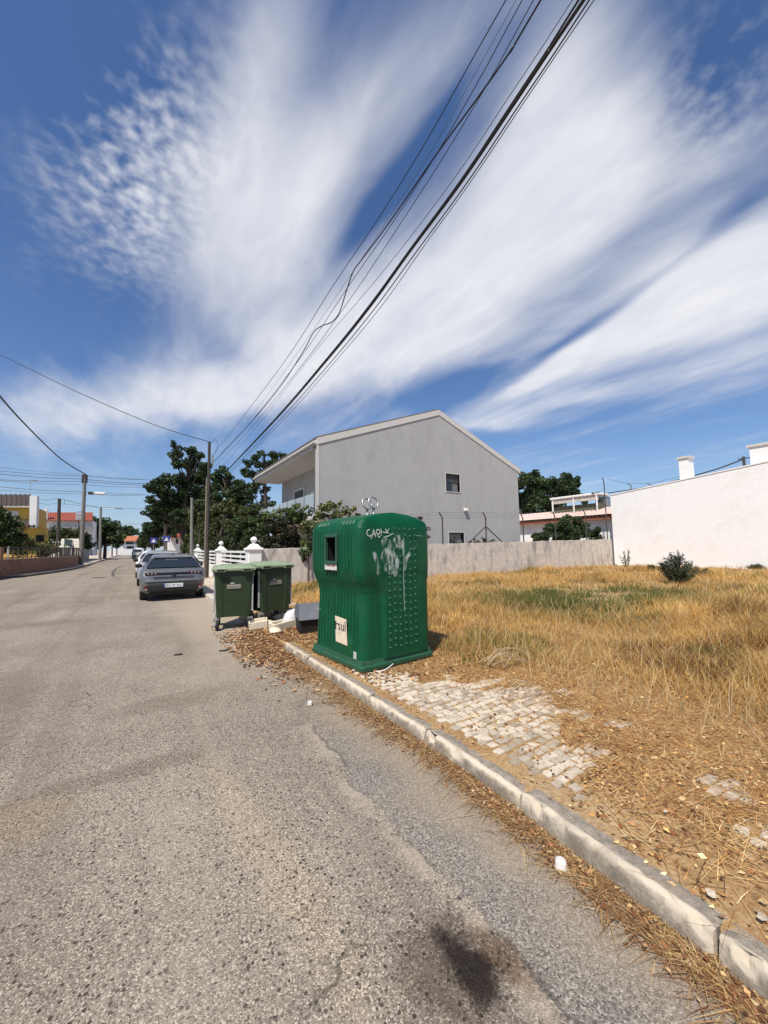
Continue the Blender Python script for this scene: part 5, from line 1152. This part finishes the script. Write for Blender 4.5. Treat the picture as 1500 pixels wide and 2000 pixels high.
def roofY(nm, x0, x1, yb, yt, Y0, depth, m, parent):
    a, b_, c, d = aty(x0, yb, Y0), aty(x1, yb, Y0), aty(x1, yt, Y0+depth), aty(x0, yt, Y0+depth); P0 = parent.location
    W_ = float(b_[0]-a[0]); n = max(3, int(W_/.28)); mb = MB(); loc = lambda q: (float(q[0])-P0.x, float(q[1])-P0.y, float(q[2])-P0.z)
    mb.add([loc(a), loc(b_), loc(c), loc(d)], [(0, 1, 2, 3)])
    for i in range(n+1):
        f = i/n; mb.tube([loc(a+(b_-a)*f), loc(d+(c-d)*f)], .085, 5, False)
    o = mb.build(nm, m, parent); fixn(o); return o
roofY('roof', -90, 58, 988, 966, 43.6, 3.5, DTI, YH); roofY('lower_roof', -90, 66, 1028, 1015, 42.4, 1.6, DTI, YH)
partY('eaves', [(-90, 991), (58, 991), (58, 988), (-90, 988)], 43.5, CONCL, YH, .4)
ch = partY('chimney', [(57, 1031), (70.5, 1031), (72.5, 968), (58, 968)], 42.6, WHITE, YH, .9); partY('chimney_cap', [(58, 968), (73.5, 968), (73.5, 959), (58, 959)], 42.5, BLACK, ch, 1.0)
partY('antenna', [(59, 959), (59.8, 959), (60, 936), (59.2, 936)], 43, STEEL, YH, .05); partY('aerial', [(58, 939), (71, 938), (71, 937), (58, 938)], 43, STEEL, YH, .3)
w_ = partY('window', [(10, 1009), (36, 1009), (36, 998), (10, 998)], 43.94, mat('shutter_white', (0.6, 0.6, 0.58), .6, .08, 9), YH, .1); partY('pane', [(18, 1012), (33, 1012), (33, 1009), (18, 1009)], 43.9, DGLASS, w_, .1)
partY('window', [(70, 1058), (85, 1058), (85, 1045), (70, 1045)], 43.1, DGLASS, YH, .08)
RH = thingY('red_roof_house', 120, 78, 'long white house with red tiled roof behind the corner pole', 'house')
partY('wall', [(66, 1085), (182, 1085), (182, 1017), (66, 1017)], 78, WALLW, RH, 8); roofY('roof', 64, 180, 1017, 1001, 77, 5, RTI, RH)
partY('chimney', [(87, 1014), (92.5, 1014), (92.5, 992), (88, 992)], 77.5, WHITE, RH, .8); partY('balcony_band', [(96, 1034), (182, 1033), (182, 1029), (96, 1029)], 77.2, mat('band_grey', (0.25, 0.24, 0.22), .8, .1, 5), RH, .6)
partY('window', [(120, 1046), (132, 1046), (132, 1036), (120, 1036)], 77.9, DGLASS, RH, .08); partY('window', [(150, 1046), (160, 1046), (160, 1036), (150, 1036)], 77.9, DGLASS, RH, .08)
BDo = thingY('billboard', 153, 66, 'striped grey metal panel fixed above the roof line beside the corner pole', 'panel')
partY('panel', [(147.5, 1015), (160, 1016), (160, 997), (148.5, 1000)], 66, mat('panel_grey', (0.30, 0.32, 0.40), .5, .1, 6), BDo, .3)
for k in range(5): partY('slat', [(148, 1003+k*2.6), (160, 1002+k*2.8), (160, 1003+k*2.8), (148, 1004+k*2.6)], 65.9, WHITE, BDo, .08)
partY('post', [(153, 1090), (154.5, 1090), (154.5, 1012), (153, 1012)], 66.1, RUST, BDo, .2)
FH = thingY('orange_roof_house', 252, 150, 'white house with orange tiled roof closing the far end of the street', 'house')
partY('wall', [(236, 1085), (270, 1085), (270, 1056), (236, 1056)], 150, WALLW, FH, 6); roofY('roof', 233, 272, 1056.5, 1047, 149, 4, OTI, FH)
for a in ((246, 1063, 262, 1058), (238, 1063, 243, 1058), (248, 1076, 262, 1067)): partY('window', [(a[0], a[1]), (a[2], a[1]), (a[2], a[3]), (a[0], a[3])], 149.9, DGLASS, FH, .08)
partY('garden_wall', [(215, 1084), (262, 1084), (262, 1072), (215, 1072)], 146, WALLW, FH, .3)
FH2 = thingY('small_house', 347, 62, 'small white house with red roof glimpsed between pine trunks', 'house')
partY('wall', [(330, 1085), (352, 1085), (352, 1050), (330, 1050)], 62, WALLW, FH2, 5); roofY('roof', 331, 354, 1050, 1042, 61, 3, RTI, FH2); partY('window', [(344, 1062), (348, 1062), (348, 1052), (344, 1052)], 61.9, DGLASS, FH2, .08)

# ------------------------------------------------------------------ trees and shrubs
BARK = mat('pine_bark', (0.075, 0.052, 0.04), .95, .3, 6)
def pick(pal, n, jit=.25):
    pal = np.array(pal); c = pal[rng.integers(0, len(pal), n)]*(1+jit*rng.normal(size=(n, 1))).clip(.4, 1.8); return c.clip(.004, .9)
PINE = [(.032, .062, .022), (.042, .076, .027), (.055, .086, .032), (.022, .045, .019), (.075, .095, .032)]
OLIVE = [(.070, .095, .024), (.095, .112, .03), (.040, .055, .016), (.090, .095, .03), (.06, .05, .02)]
HEDGE = [(.035, .060, .018), (.050, .080, .022), (.025, .042, .014), (.08, .11, .03)]
VINE = [(.11, .15, .035), (.08, .12, .03), (.16, .17, .05), (.05, .08, .02), (.2, .16, .05)]
REDL = [(.06, .03, .022), (.04, .035, .018), (.085, .035, .03), (.03, .03, .014)]
def crown(name, clumps, pal, size, dens, parent, origin, sq=.8, hollow=.35):
    Vs, Ts, Cs = [], [], []; base = 0
    for c, r in clumps:
        # every clump is itself a handful of smaller puffs, so the outline stays uneven
        k = max(5, int(8*r)+4); pc = rng.normal(size=(k, 3)); pc /= np.linalg.norm(pc, axis=1, keepdims=True); pc *= r*rng.uniform(.25, .85, (k, 1)); pc[:, 2] *= sq
        pr = r*rng.uniform(.26, .52, k)
        for q, rr in zip(pc, pr):
            n = int(dens*(rr/size)**2)+6; d = rng.normal(size=(n, 3)); d /= np.linalg.norm(d, axis=1, keepdims=True)
            P_ = c + q + d*rr*(hollow+(1-hollow)*rng.random((n, 1))**.5)*np.array([1, 1, sq])
            V, T, C_ = leaf_quads(P_, size*rng.uniform(.6, 1.3, n), pick(pal, n)*rng.uniform(.75, 1.25), .15)
            Vs.append(V-origin); Ts.append(T+base); Cs.append(C_); base += len(V)
    return mesh_np(name, np.concatenate(Vs), np.concatenate(Ts), LEAF, np.concatenate(Cs), parent)
def tree(name, label, cat, base, trunk_top, clumps, pal, size, dens=9, tr=.2, grp=None, sq=.8, limbs=True):
    o = empty(name, base, label=label, cat=cat, group=grp); b0 = np.array(base, float); tt = np.array(trunk_top, float)
    mb = MB(); mid = (tt-b0)*.5+np.array([rng.normal()*.15, rng.normal()*.15, 0]); mb.tube([(0, 0, -.1), tuple(mid), tuple(tt-b0)], [tr, tr*.75, tr*.4], 9)
    mb.build('trunk', BARK, o, smooth=True)
    if limbs:
        lb = MB()
        for c, r in clumps:
            f = np.clip((c[2]-b0[2])/max(tt[2]-b0[2], .1)*.8, .15, .97); s0 = (tt-b0)*f; e = np.asarray(c)-b0; m_ = s0*.5+e*.5+np.array([0, 0, -.12*r])
            lb.tube([tuple(s0), tuple(m_), tuple(e)], [tr*.32, tr*.2, tr*.08], 5, False)
        lb.build('limbs', BARK, o)
    crown('crown', [(np.asarray(c), r) for c, r in clumps], pal, size, dens, o, b0, sq); return o
def cl(lst, y0, spread=1.5, minx=None):
    out = []
    for px, py, r in lst:
        p = aty(px, py, y0+rng.uniform(-spread, spread))
        if minx and p[0] < minx+r*.7: p = atx(px, py, minx+r*.7)
        out.append((p, r*max(1.0, min(1.6, p[1]/y0))))
    return out
def tbase(px, y): q = aty(px, 1075, y); return (float(q[0]), y, .0)
def ttop(px, py, y): return aty(px, py, y)
T1 = [(340, 868, .6), (350, 885, .9), (372, 886, .9), (390, 890, .6), (350, 905, .9), (375, 908, 1.1), (340, 902, .5), (395, 915, 1.0), (385, 935, 1.2), (350, 935, .9), (330, 935, .9), (362, 955, 1.3), (310, 948, 1.0), (325, 962, 1.1), (295, 955, .8), (295, 972, .7), (340, 982, 1.2),
      (385, 970, 1.2), (400, 950, .9), (305, 995, .9), (322, 1012, .9), (350, 1010, 1.0), (380, 1000, 1.1), (290, 1003, .6)]
tree('pine_tree', 'tallest ragged dark pine beside the tall dark utility pole', 'tree', tbase(358, 45), ttop(372, 895, 45), cl(T1, 45), PINE, .14, 13, .34, 'pine trees along the street')
T1b = [(285, 1030, .9), (300, 1022, 1.0), (295, 1042, .9), (318, 1035, 1.1), (335, 1040, .9), (282, 1042, .7), (310, 1005, 1.1), (328, 998, 1.0)]
tree('pine_tree', 'smaller dark pine behind the blue crossing signs', 'tree', tbase(303, 56), ttop(303, 1000, 56), cl(T1b, 56), PINE, .17, 13, .25, 'pine trees along the street')
tree('pine_tree', 'slim pine trunk and crown beyond the parked cars', 'tree', tbase(324, 50), ttop(326, 985, 50), cl([(325, 985, 1.2), (340, 1000, 1.1), (315, 1000, 1.0), (332, 1018, .9)], 50), OLIVE, .17, 8, .22, 'pine trees along the street')
tree('round_tree', 'dark mass of trees closing the gap between pine trunks and parked cars', 'tree', tbase(350, 66), ttop(350, 1015, 66), cl([(300, 1045, 1.6), (318, 1030, 1.6), (335, 1018, 1.7), (352, 1030, 1.8), (370, 1015, 1.8), (385, 1035, 1.8), (365, 1050, 1.6), (398, 1020, 1.7), (308, 1062, 1.3), (392, 1058, 1.5), (378, 985, 1.6), (395, 975, 1.6), (360, 985, 1.5)], 66), HEDGE+OLIVE+PINE, .24, 11, .3)
T2 = [(432, 922, .6), (425, 935, .7), (445, 930, .5), (440, 945, .9), (465, 948, .7), (420, 955, .8), (480, 955, .7), (455, 962, 1.0), (432, 975, 1.0), (480, 972, .9), (462, 985, 1.0), (412, 980, .8), (495, 955, .6), (440, 995, 1.0), (485, 995, .8)]
tree('pine_tree', 'pine standing where the thick cable bundle meets the trees', 'tree', tbase(446, 34), ttop(443, 935, 34), cl(T2, 34), PINE+OLIVE[:1], .13, 12, .26, 'pine trees along the street')
T3 = [(500, 892, .7), (512, 884, .6), (535, 888, .9), (552, 890, .7), (485, 905, .7), (505, 908, .8), (530, 905, .8), (478, 920, .6), (492, 928, .8), (515, 925, .7), (545, 905, .6), (500, 945, .8), (520, 958, .6), (518, 975, .6), (530, 985, .7), (505, 985, .7), (490, 965, .7)]
tree('pine_tree', 'open-crowned pine showing above the eaves of the grey house', 'tree', tbase(512, 42), ttop(516, 890, 42), cl(T3, 42), PINE, .14, 11, .26, 'pine trees along the street')
T4 = [(430, 1005, 1.1), (455, 1000, 1.0), (480, 1010, .9), (415, 1020, .9), (445, 1025, 1.1), (470, 1030, 1.0), (495, 1020, .9), (400, 1040, .8), (390, 1020, .8), (425, 1045, .9), (385, 1045, .7), (500, 1000, .7)]
tree('broadleaf_tree', 'olive green bushy tree behind the white fence', 'tree', tbase(440, 27), ttop(444, 1005, 27), cl(T4, 27, 1.5, 4.2), OLIVE, .12, 13, .2)
tree('broadleaf_tree', 'dark leafy tree between the short grey pole and the tall pine', 'tree', tbase(392, 33), ttop(392, 1000, 33), cl([(380, 1010, 1.0), (395, 995, 1.0), (408, 1010, 1.0), (372, 1030, .9), (392, 1030, 1.0), (400, 1050, .8), (366, 1050, .7)], 33, 1.5, 4.2), HEDGE+OLIVE, .13, 13, .18)
def bush(name, label, lst, y, pal, size, dens=9, spread=.5, base=None, sq=.85, cat='shrub'):
    c = cl(lst, y, spread, 4.1 if 360 < lst[0][0] < 530 else None); b = (float(np.mean([q[0][0] for q in c])), float(np.mean([q[0][1] for q in c])), 0.0); return tree(name, label, cat, b, np.array([b[0], b[1], max(.5, float(np.mean([q[0][2] for q in c])))]), c, pal, size, dens, .05, None, sq)
bush('hedge_bush', 'dark clipped hedge bush behind the first run of white rails', [(470, 1030, .6), (490, 1025, .6), (470, 1050, .6), (495, 1048, .6), (515, 1020, .6), (455, 1045, .5), (510, 1045, .6)], 17.6, HEDGE, .075, 15)
bush('hedge_bush', 'red leaved bush hanging over the start of the concrete wall', [(535, 1035, .5), (555, 1030, .5), (530, 1055, .5), (555, 1055, .55), (575, 1045, .5), (578, 1062, .45), (540, 1070, .4), (515, 1062, .4)], 15.2, REDL+HEDGE[:2], .065, 15)
bush('hedge_bush', 'low dark hedge filling the gaps behind the nearer white rails', [(440, 1066, .6), (452, 1072, .6), (465, 1066, .6), (478, 1070, .55), (488, 1064, .5), (445, 1085, .6), (462, 1086, .55), (480, 1085, .5)], 17.4, HEDGE+REDL[:2], .07, 15, .5)
bush('hedge_bush', 'low dark hedge behind the farther run of white rails', [(392, 1062, .8), (402, 1066, .8), (412, 1060, .8), (422, 1066, .8), (430, 1060, .7), (398, 1078, .7), (412, 1078, .7), (425, 1080, .7), (380, 1066, .7), (370, 1068, .7)], 24, HEDGE+OLIVE[:2], .09, 14, 1.0)
bush('grape_vine', 'bright green vine clambering in front of the glass balcony', [(560, 1003, .45), (580, 995, .4), (570, 1015, .5), (600, 1000, .35), (545, 1012, .4), (590, 1018, .5), (525, 1012, .4), (615, 1008, .35)], 15.8, VINE[:3]+HEDGE[:1], .085, 7, .3)
bush('grape_vine', 'yellow tipped vine at the corner of the grey gable above the bottle bank', [(640, 990, .35), (655, 985, .35), (635, 1005, .45), (665, 1000, .35), (685, 998, .28), (655, 1015, .45), (675, 1015, .35), (625, 1022, .45), (645, 1035, .45), (605, 1035, .5), (615, 1055, .5), (640, 1060, .45), (598, 1065, .45), (700, 1004, .2)], 14.9, VINE, .08, 6, .25)
bush('ivy', 'trailing ivy over the wall top behind the bottle bank', [(600, 1078, .28), (610, 1068, .35), (596, 1090, .14)], 13.9, HEDGE, .055, 9, .05)
bush('rose_bush', 'small red tipped bush between the bottle bank and the gable', [(822, 1020, .3), (828, 1035, .3), (824, 1050, .3), (834, 1048, .22), (820, 1012, .2)], 14.9, REDL+[(.25, .12, .12)], .06, 7, .2)
bush('low_plant', 'low dark plants along the wall top at the low gable window', [(930, 1058, .22), (945, 1056, .25), (960, 1058, .2), (918, 1060, .16), (905, 1060, .12)], 14.9, HEDGE+REDL, .05, 8, .1)
bush('dark_bush', 'large dark green bush behind the concrete wall before the low building', [(1062, 1045, .6), (1080, 1035, .7), (1100, 1025, .7), (1125, 1028, .7), (1110, 1045, .8), (1085, 1050, .7), (1135, 1045, .7), (1158, 1038, .6), (1160, 1052, .6), (1178, 1045, .5), (1188, 1050, .4), (1045, 1050, .4), (1150, 1025, .3), (1190, 1030, .2)], 15.2, HEDGE+PINE[:2], .085, 17, .3)
T5 = [(1025, 945, 1.3), (1040, 938, 1.4), (1050, 955, 1.5), (1075, 950, 1.4), (1100, 955, 1.3), (1108, 940, 1.1), (1122, 942, .9), (1030, 970, 1.5), (1060, 975, 1.5), (1090, 972, 1.3), (1115, 962, 1.0), (1040, 990, 1.5), (1075, 990, 1.3), (1140, 972, .8), (1020, 985, 1.2)]
tree('pine_tree', 'broad dark pine rising behind the low pink-roofed building', 'tree', tbase(1065, 26), ttop(1062, 945, 26), cl(T5, 26, 1), PINE, .19, 13, .4)
LT = [(200, 1022, 1.8), (185, 1030, 1.8), (215, 1030, 1.9), (180, 1045, 1.7), (205, 1042, 2.1), (225, 1045, 1.6), (200, 1058, 1.8), (228, 1058, 1.4), (176, 1018, .8)]
tree('round_tree', 'dense round dark tree behind the farther street lamp', 'tree', tbase(205, 86), ttop(205, 1025, 86), cl(LT, 86), HEDGE, .3, 8, .3)
tree('round_tree', 'distant flat-topped pine above the orange roof', 'tree', tbase(250, 165), ttop(250, 1035, 165), cl([(240, 1036, 2.2), (252, 1037, 2.4), (262, 1040, 1.8), (246, 1045, 2.0)], 165), PINE, .45, 7, .4)
tree('round_tree', 'low distant trees on the right end of the street', 'tree', tbase(282, 120), ttop(282, 1050, 120), cl([(280, 1058, 1.8), (286, 1050, 1.6), (290, 1062, 1.6), (277, 1066, 1.2)], 120), HEDGE, .35, 8, .3)
bush('garden_bush', 'dark rounded bush over the brick pillar', [(5, 1012, .9), (15, 1030, 1.0), (0, 1040, 1.1), (22, 1050, .9), (5, 1062, .9), (28, 1064, .7), (-25, 1035, 1.2), (-30, 1060, 1.1)], 36, HEDGE+PINE[:1], .13, 8, .6)
bush('garden_bush', 'mixed flowering bush along the railing below the yellow wall', [(45, 1060, .8), (62, 1062, .7), (75, 1070, .7), (92, 1066, .8), (105, 1070, .6), (50, 1076, .7), (85, 1080, .7), (36, 1045, .5)], 41, HEDGE+VINE+[(.3, .12, .12)], .12, 7, .6)
bush('garden_bush', 'low hedge below the long red roof', [(105, 1046, 1.4), (125, 1044, 1.4), (145, 1045, 1.4), (165, 1050, 1.2), (172, 1060, 1.2)], 70, HEDGE+OLIVE, .25, 8, .8)
# upright rosemary-like shrub and weeds on the lot
def stem_shrub(px, py, label, h, w, n, pal, leaf=.03, nm='wild_shrub'):
    b = atz(px, py, .1); o = empty(nm, (float(b[0]), float(b[1]), .08), label=label, cat='shrub'); mb = MB(); V_, T_, C_ = [], [], []; base = 0
    for i in range(n):
        a = rng.random()*6.283; r = w*rng.random()**.6; hh = h*(1-.55*(r/w)**2)*rng.uniform(.7, 1.05); tip = np.array([math.cos(a)*r, math.sin(a)*r, hh]); mb.tube([(tip[0]*.15, tip[1]*.15, -.05), (tip[0]*.7, tip[1]*.7, hh*.5), tuple(tip)], [.008, .006, .003], 4, False)
        m_ = int(60*hh/h)+20; f = rng.random(m_)**.7; P_ = np.stack([tip[0]*(.15+.85*f), tip[1]*(.15+.85*f), hh*f], 1)+rng.normal(size=(m_, 3))*.028
        V, T, C2 = leaf_quads(P_, leaf*rng.uniform(.6, 1.4, m_), pick(pal, m_), 0, 2.6); V_.append(V); T_.append(T+base); C_.append(C2); base += len(V)
    mb.build('stems', BARK, o); mesh_np('leaves', np.concatenate(V_), np.concatenate(T_), LEAF, np.concatenate(C_), o); return o
stem_shrub(1325, 1140, 'upright dark green shrub on the grass before the white wall', 1.18, .62, 70, [(.035, .055, .022), (.05, .075, .03), (.07, .08, .035), (.03, .04, .02)])
stem_shrub(1225, 1110, 'sparse weed stems at the foot of the white wall', 1.1, .55, 7, HEDGE, .03); stem_shrub(1365, 1128, 'dry low weeds beside the upright shrub', .45, .6, 25, [(.2, .13, .05), (.12, .1, .04)], .025)
stem_shrub(1270, 1116, 'little green weed between wall and upright shrub', .5, .25, 8, HEDGE, .03); stem_shrub(1478, 1112, 'dark low weeds along the base of the white wall', .3, .4, 20, [(.12, .08, .03), (.06, .07, .025)], .025)

# ------------------------------------------------------------------ dry grass of the lot
def grass(N, near, far, name, label):
    u = rng.random(N); d = near*(far/near)**u; az = rng.uniform(R(-18), R(66), N)+YAW*0+R(20)
    x = d*np.sin(az); y = d*np.cos(az)
    edge = 3.0 + .9*vnoise(x+5, y+9, .8, 31) + .25*np.clip(3.2-y, 0, 3) - .9*np.clip((y-4.2)/1.5, 0, 1)
    ok = (x > edge) & (x < 26.9) & (y < 13.95) & (y > -6)
    ok &= ~((np.abs(x-2.8) < .75) & (np.abs(y-4.66) < .8))
    dens = vnoise(x+7, y+3, .75, 33)*.75+vnoise(x+7, y+3, 2.6, 34)*.6-.12; ramp_ = np.clip((x-edge)/1.2, .15, 1)
    ok &= rng.random(N) < np.clip(dens*1.5, .14, 1)*ramp_
    ok &= ~((y > 6) & (x < 3.1))
    x, y, d = x[ok], y[ok], d[ok]; n = len(x); z = lot_z(x, y)
    big = vnoise(x+7, y+3, .55, 35); hgt = (.08+.21*big)*rng.uniform(.5, 1.35, n)*np.clip((x-3.0)/2.2, .4, 1)
    hgt *= np.where(y > 11, 1.15, 1)*(.35+1.2*vnoise(x+20, y+30, 1.9, 40))
    w = .0030+.00075*d; lean = hgt*rng.uniform(.2, 1.7, n)
    ga = (x-10.3)*.844-(y-6.0)*.536; gd = (x-10.3)*.536+(y-6.0)*.844
    gp = 2.2*np.exp(-((ga/2.7)**2+((gd-.2*ga)/1.7)**2)*1.0) + .8*np.exp(-(((x-4.3)/1.3)**2+((y-12.6)/1.2)**2)) + .35*(vnoise(x, y, .5, 36) > .72)
    gp = gp*(.55+.9*vnoise(x, y, 1.6, 39))
    pal_g = np.array([(.57, .36, .115), (.64, .45, .17), (.70, .55, .28), (.40, .21, .065), (.58, .345, .105), (.45, .31, .10)])
    t = pal_g[rng.integers(0, 6, n)]*(rng.uniform(.85, 1.25, n)*(.80+.5*vnoise(x+2, y+8, .9, 37)))[:, None]
    brown = (vnoise(x+1, y+2, 1.3, 38) > .72) & (rng.random(n) < .5); t[brown] = np.array([.22, .105, .045])*rng.uniform(.7, 1.3, (brown.sum(), 1))
    gm_ = rng.random(n) < np.clip(gp*.95, 0, .94); pg = np.array([(.085, .125, .025), (.12, .15, .035), (.16, .17, .045), (.06, .095, .02)]); t[gm_] = pg[rng.integers(0, 4, gm_.sum())]*rng.uniform(.8, 1.25, (gm_.sum(), 1)); hgt[gm_] *= 1.0
    V, T, C_ = blades(np.stack([x, y, z-.01], 1), hgt, w, lean, t); return tag(mesh_np(name, V, T, GRASS, C_), label, 'grass', kind='stuff')
grass(330000, 2.6, 30, 'dry_grass', 'dry golden grass covering the vacant lot with a greener patch')
def stalks(N):
    u = rng.random(N); d = 3.5*(24/3.5)**u; az = rng.uniform(R(2), R(84), N); x = d*np.sin(az); y = d*np.cos(az); ok = (x > 3.6) & (x < 26.5) & (y < 13.5); x, y, d = x[ok], y[ok], d[ok]; n = len(x)
    V, T, C_ = blades(np.stack([x, y, lot_z(x, y)], 1), rng.uniform(.15, .42, n), .003+.0006*d, rng.uniform(.02, .5, n), pick([(.6, .46, .24), (.52, .38, .18), (.62, .5, .3)], n, .12)); return tag(mesh_np('straw_stalks', V, T, GRASS, C_), 'tall pale straw stalks standing out of the dry grass', 'grass', kind='stuff')
stalks(6000)
# flattened straw and leaf litter
def straw(N, fx, name, label, pal, lmin=.06, lmax=.35):
    x, y = fx(N); n = len(x); kx_ = kxf(y); on = x > kx_+.10; z = np.where(on, lot_z(np.maximum(x, kx_+.12), y)+.004, .004); kb_ = (x > kx_+.035) & (x < kx_+.13) & (y < 5.9); z = np.where(kb_, .104, z)
    V, T, C_ = blades(np.stack([x, y, z], 1), rng.uniform(.004, .03, n), rng.uniform(.0018, .0048, n), rng.uniform(lmin, lmax, n), pick(pal, n, .2)); return tag(mesh_np(name, V, T, LITTER, C_), label, 'straw', kind='stuff')
STR = [(.60, .40, .17), (.50, .27, .09), (.68, .51, .27), (.22, .09, .035), (.38, .17, .055), (.56, .33, .12)]
def zone_lot(N):
    x = rng.uniform(1.85, 6.0, N); y = rng.uniform(-1.0, 6.4, N); x = np.maximum(x, kxf(y)+.1+rng.random(N)*.1); keep = rng.random(N) < np.clip(.2+(x-2.3)*.8+.75*(vnoise(x, y, 1.1, 41)-.5), .03, 1)
    cob = np.array([patch_amt(a, b_) if a < 3.7 else -1 for a, b_ in zip(x, y)]); keep &= (cob < .1) | (rng.random(N) < .12); return x[keep], y[keep]
straw(170000, zone_lot, 'flattened_straw', 'flattened straw strewn over the soil between cobbles and grass', STR)
def zone_gut(N):
    y = rng.uniform(-.8, 6.2, N); x = kxf(y)-.015-np.abs(rng.normal(0, .07+.03*np.clip(y-2, 0, 4), N)); keep = rng.random(N) < (.25+.75*vnoise(x*2, y, 1.7, 42)); return x[keep], y[keep]
straw(10000, zone_gut, 'gutter_straw', 'straw and dead stalks caught in the gutter along the kerb', [(.42, .27, .11), (.30, .16, .06), (.50, .36, .18), (.18, .08, .035), (.26, .12, .05)], .05, .28)
def leaves(N, fx, name, label, pal, smin, smax):
    x, y = fx(N); n = len(x); kx_ = kxf(y); on = x > kx_+.10; z = np.where(on, lot_z(np.maximum(x, kx_+.12), y), .0)+rng.uniform(.004, .022, n)
    kb_ = (x > kx_+.035) & (x < kx_+.13) & (y < 5.95); z = np.where(kb_, .108, z)
    V, T, C_ = leaf_quads(np.stack([x, y, z], 1), rng.uniform(smin, smax, n), pick(pal, n, .3), .78); return tag(mesh_np(name, V, T, LITTER, C_), label, 'leaves', kind='stuff')
DL = [(.30, .14, .058), (.20, .085, .038), (.40, .22, .10), (.11, .05, .027), (.48, .33, .17), (.36, .24, .12)]
def pile(N):
    x = rng.normal(2.05, .38, N); y = rng.normal(6.3, .75, N); x2 = rng.uniform(2.1, 3.5, N//3); y2 = rng.uniform(3.5, 9.2, N//3); x3 = rng.uniform(2.3, 4.6, N//3); y3 = rng.uniform(5.2, 9.5, N//3); x = np.concatenate([x, x2, x3]); y = np.concatenate([y, y2, y3])
    k = (x > 1.2) & ((y > 5.95) | (x > KX+.19) | (x < KX-.02)) ; k &= rng.random(len(x)) < .3+.7*vnoise(x*3, y*3, 1, 43); return x[k], y[k]
leaves(17000, pile, 'leaf_litter', 'heap of brown fallen leaves spilling from the kerb end toward the bins', DL, .018, .042)
leaves(3800, zone_gut, 'gutter_leaves', 'brown leaf litter lying in the gutter against the kerb', DL, .008, .022)
def zone_soil(N):
    x = rng.uniform(1.85, 4.8, N); y = rng.uniform(-1.5, 5.9, N); x = np.maximum(x, kxf(y)+.1+rng.random(N)*.15); k = (rng.random(N) < np.clip(.1+.9*vnoise(x, y, 1.3, 45)*(x-2.0), .05, 1)); cob = np.array([patch_amt(a, b_) if a < 3.7 else -1 for a, b_ in zip(x, y)]); k &= (cob < 0) | (rng.random(N) < .16); return x[k], y[k]
leaves(48000, zone_soil, 'soil_litter', 'small dead leaves and husks on the bare soil behind the kerb', DL+STR, .008, .024)
# bleached twigs in a heap at the edge of the grass
def twig_heap(px, py, n, label, s=1.0):
    c = atz(px, py, .12); o = empty('twig_heap', (float(c[0]), float(c[1]), .1), label=label, cat='twigs'); TW = mat('bleached_twig', (0.44, 0.33, 0.20), .9, .25, 20)
    for i in range(n):
        a = rng.uniform(-.7, .5); p0 = np.array([-.25*s+rng.normal()*.05, rng.normal()*.07, .02]); L_ = rng.uniform(.3, .6)*s; k = rng.uniform(.04, .16)*s
        pts = [(p0[0]+math.cos(a)*L_*t, p0[1]+math.sin(a)*L_*t-.10*t*t*s, p0[2]+k*4*t*(1-t)+.01) for t in (0, .2, .4, .6, .8, 1)]
        MB().tube(pts, [.0045, .0045, .004, .0035, .003, .0015], 5).build('twig', TW, o, smooth=True)
twig_heap(975, 1290, 11, 'heap of bleached arching twigs at the edge of the grass'); twig_heap(1020, 1350, 5, 'curved bleached twigs lying by the cobbles', .7); twig_heap(925, 1225, 6, 'pale broken stalks leaning in the grass by the bottle bank', .9)
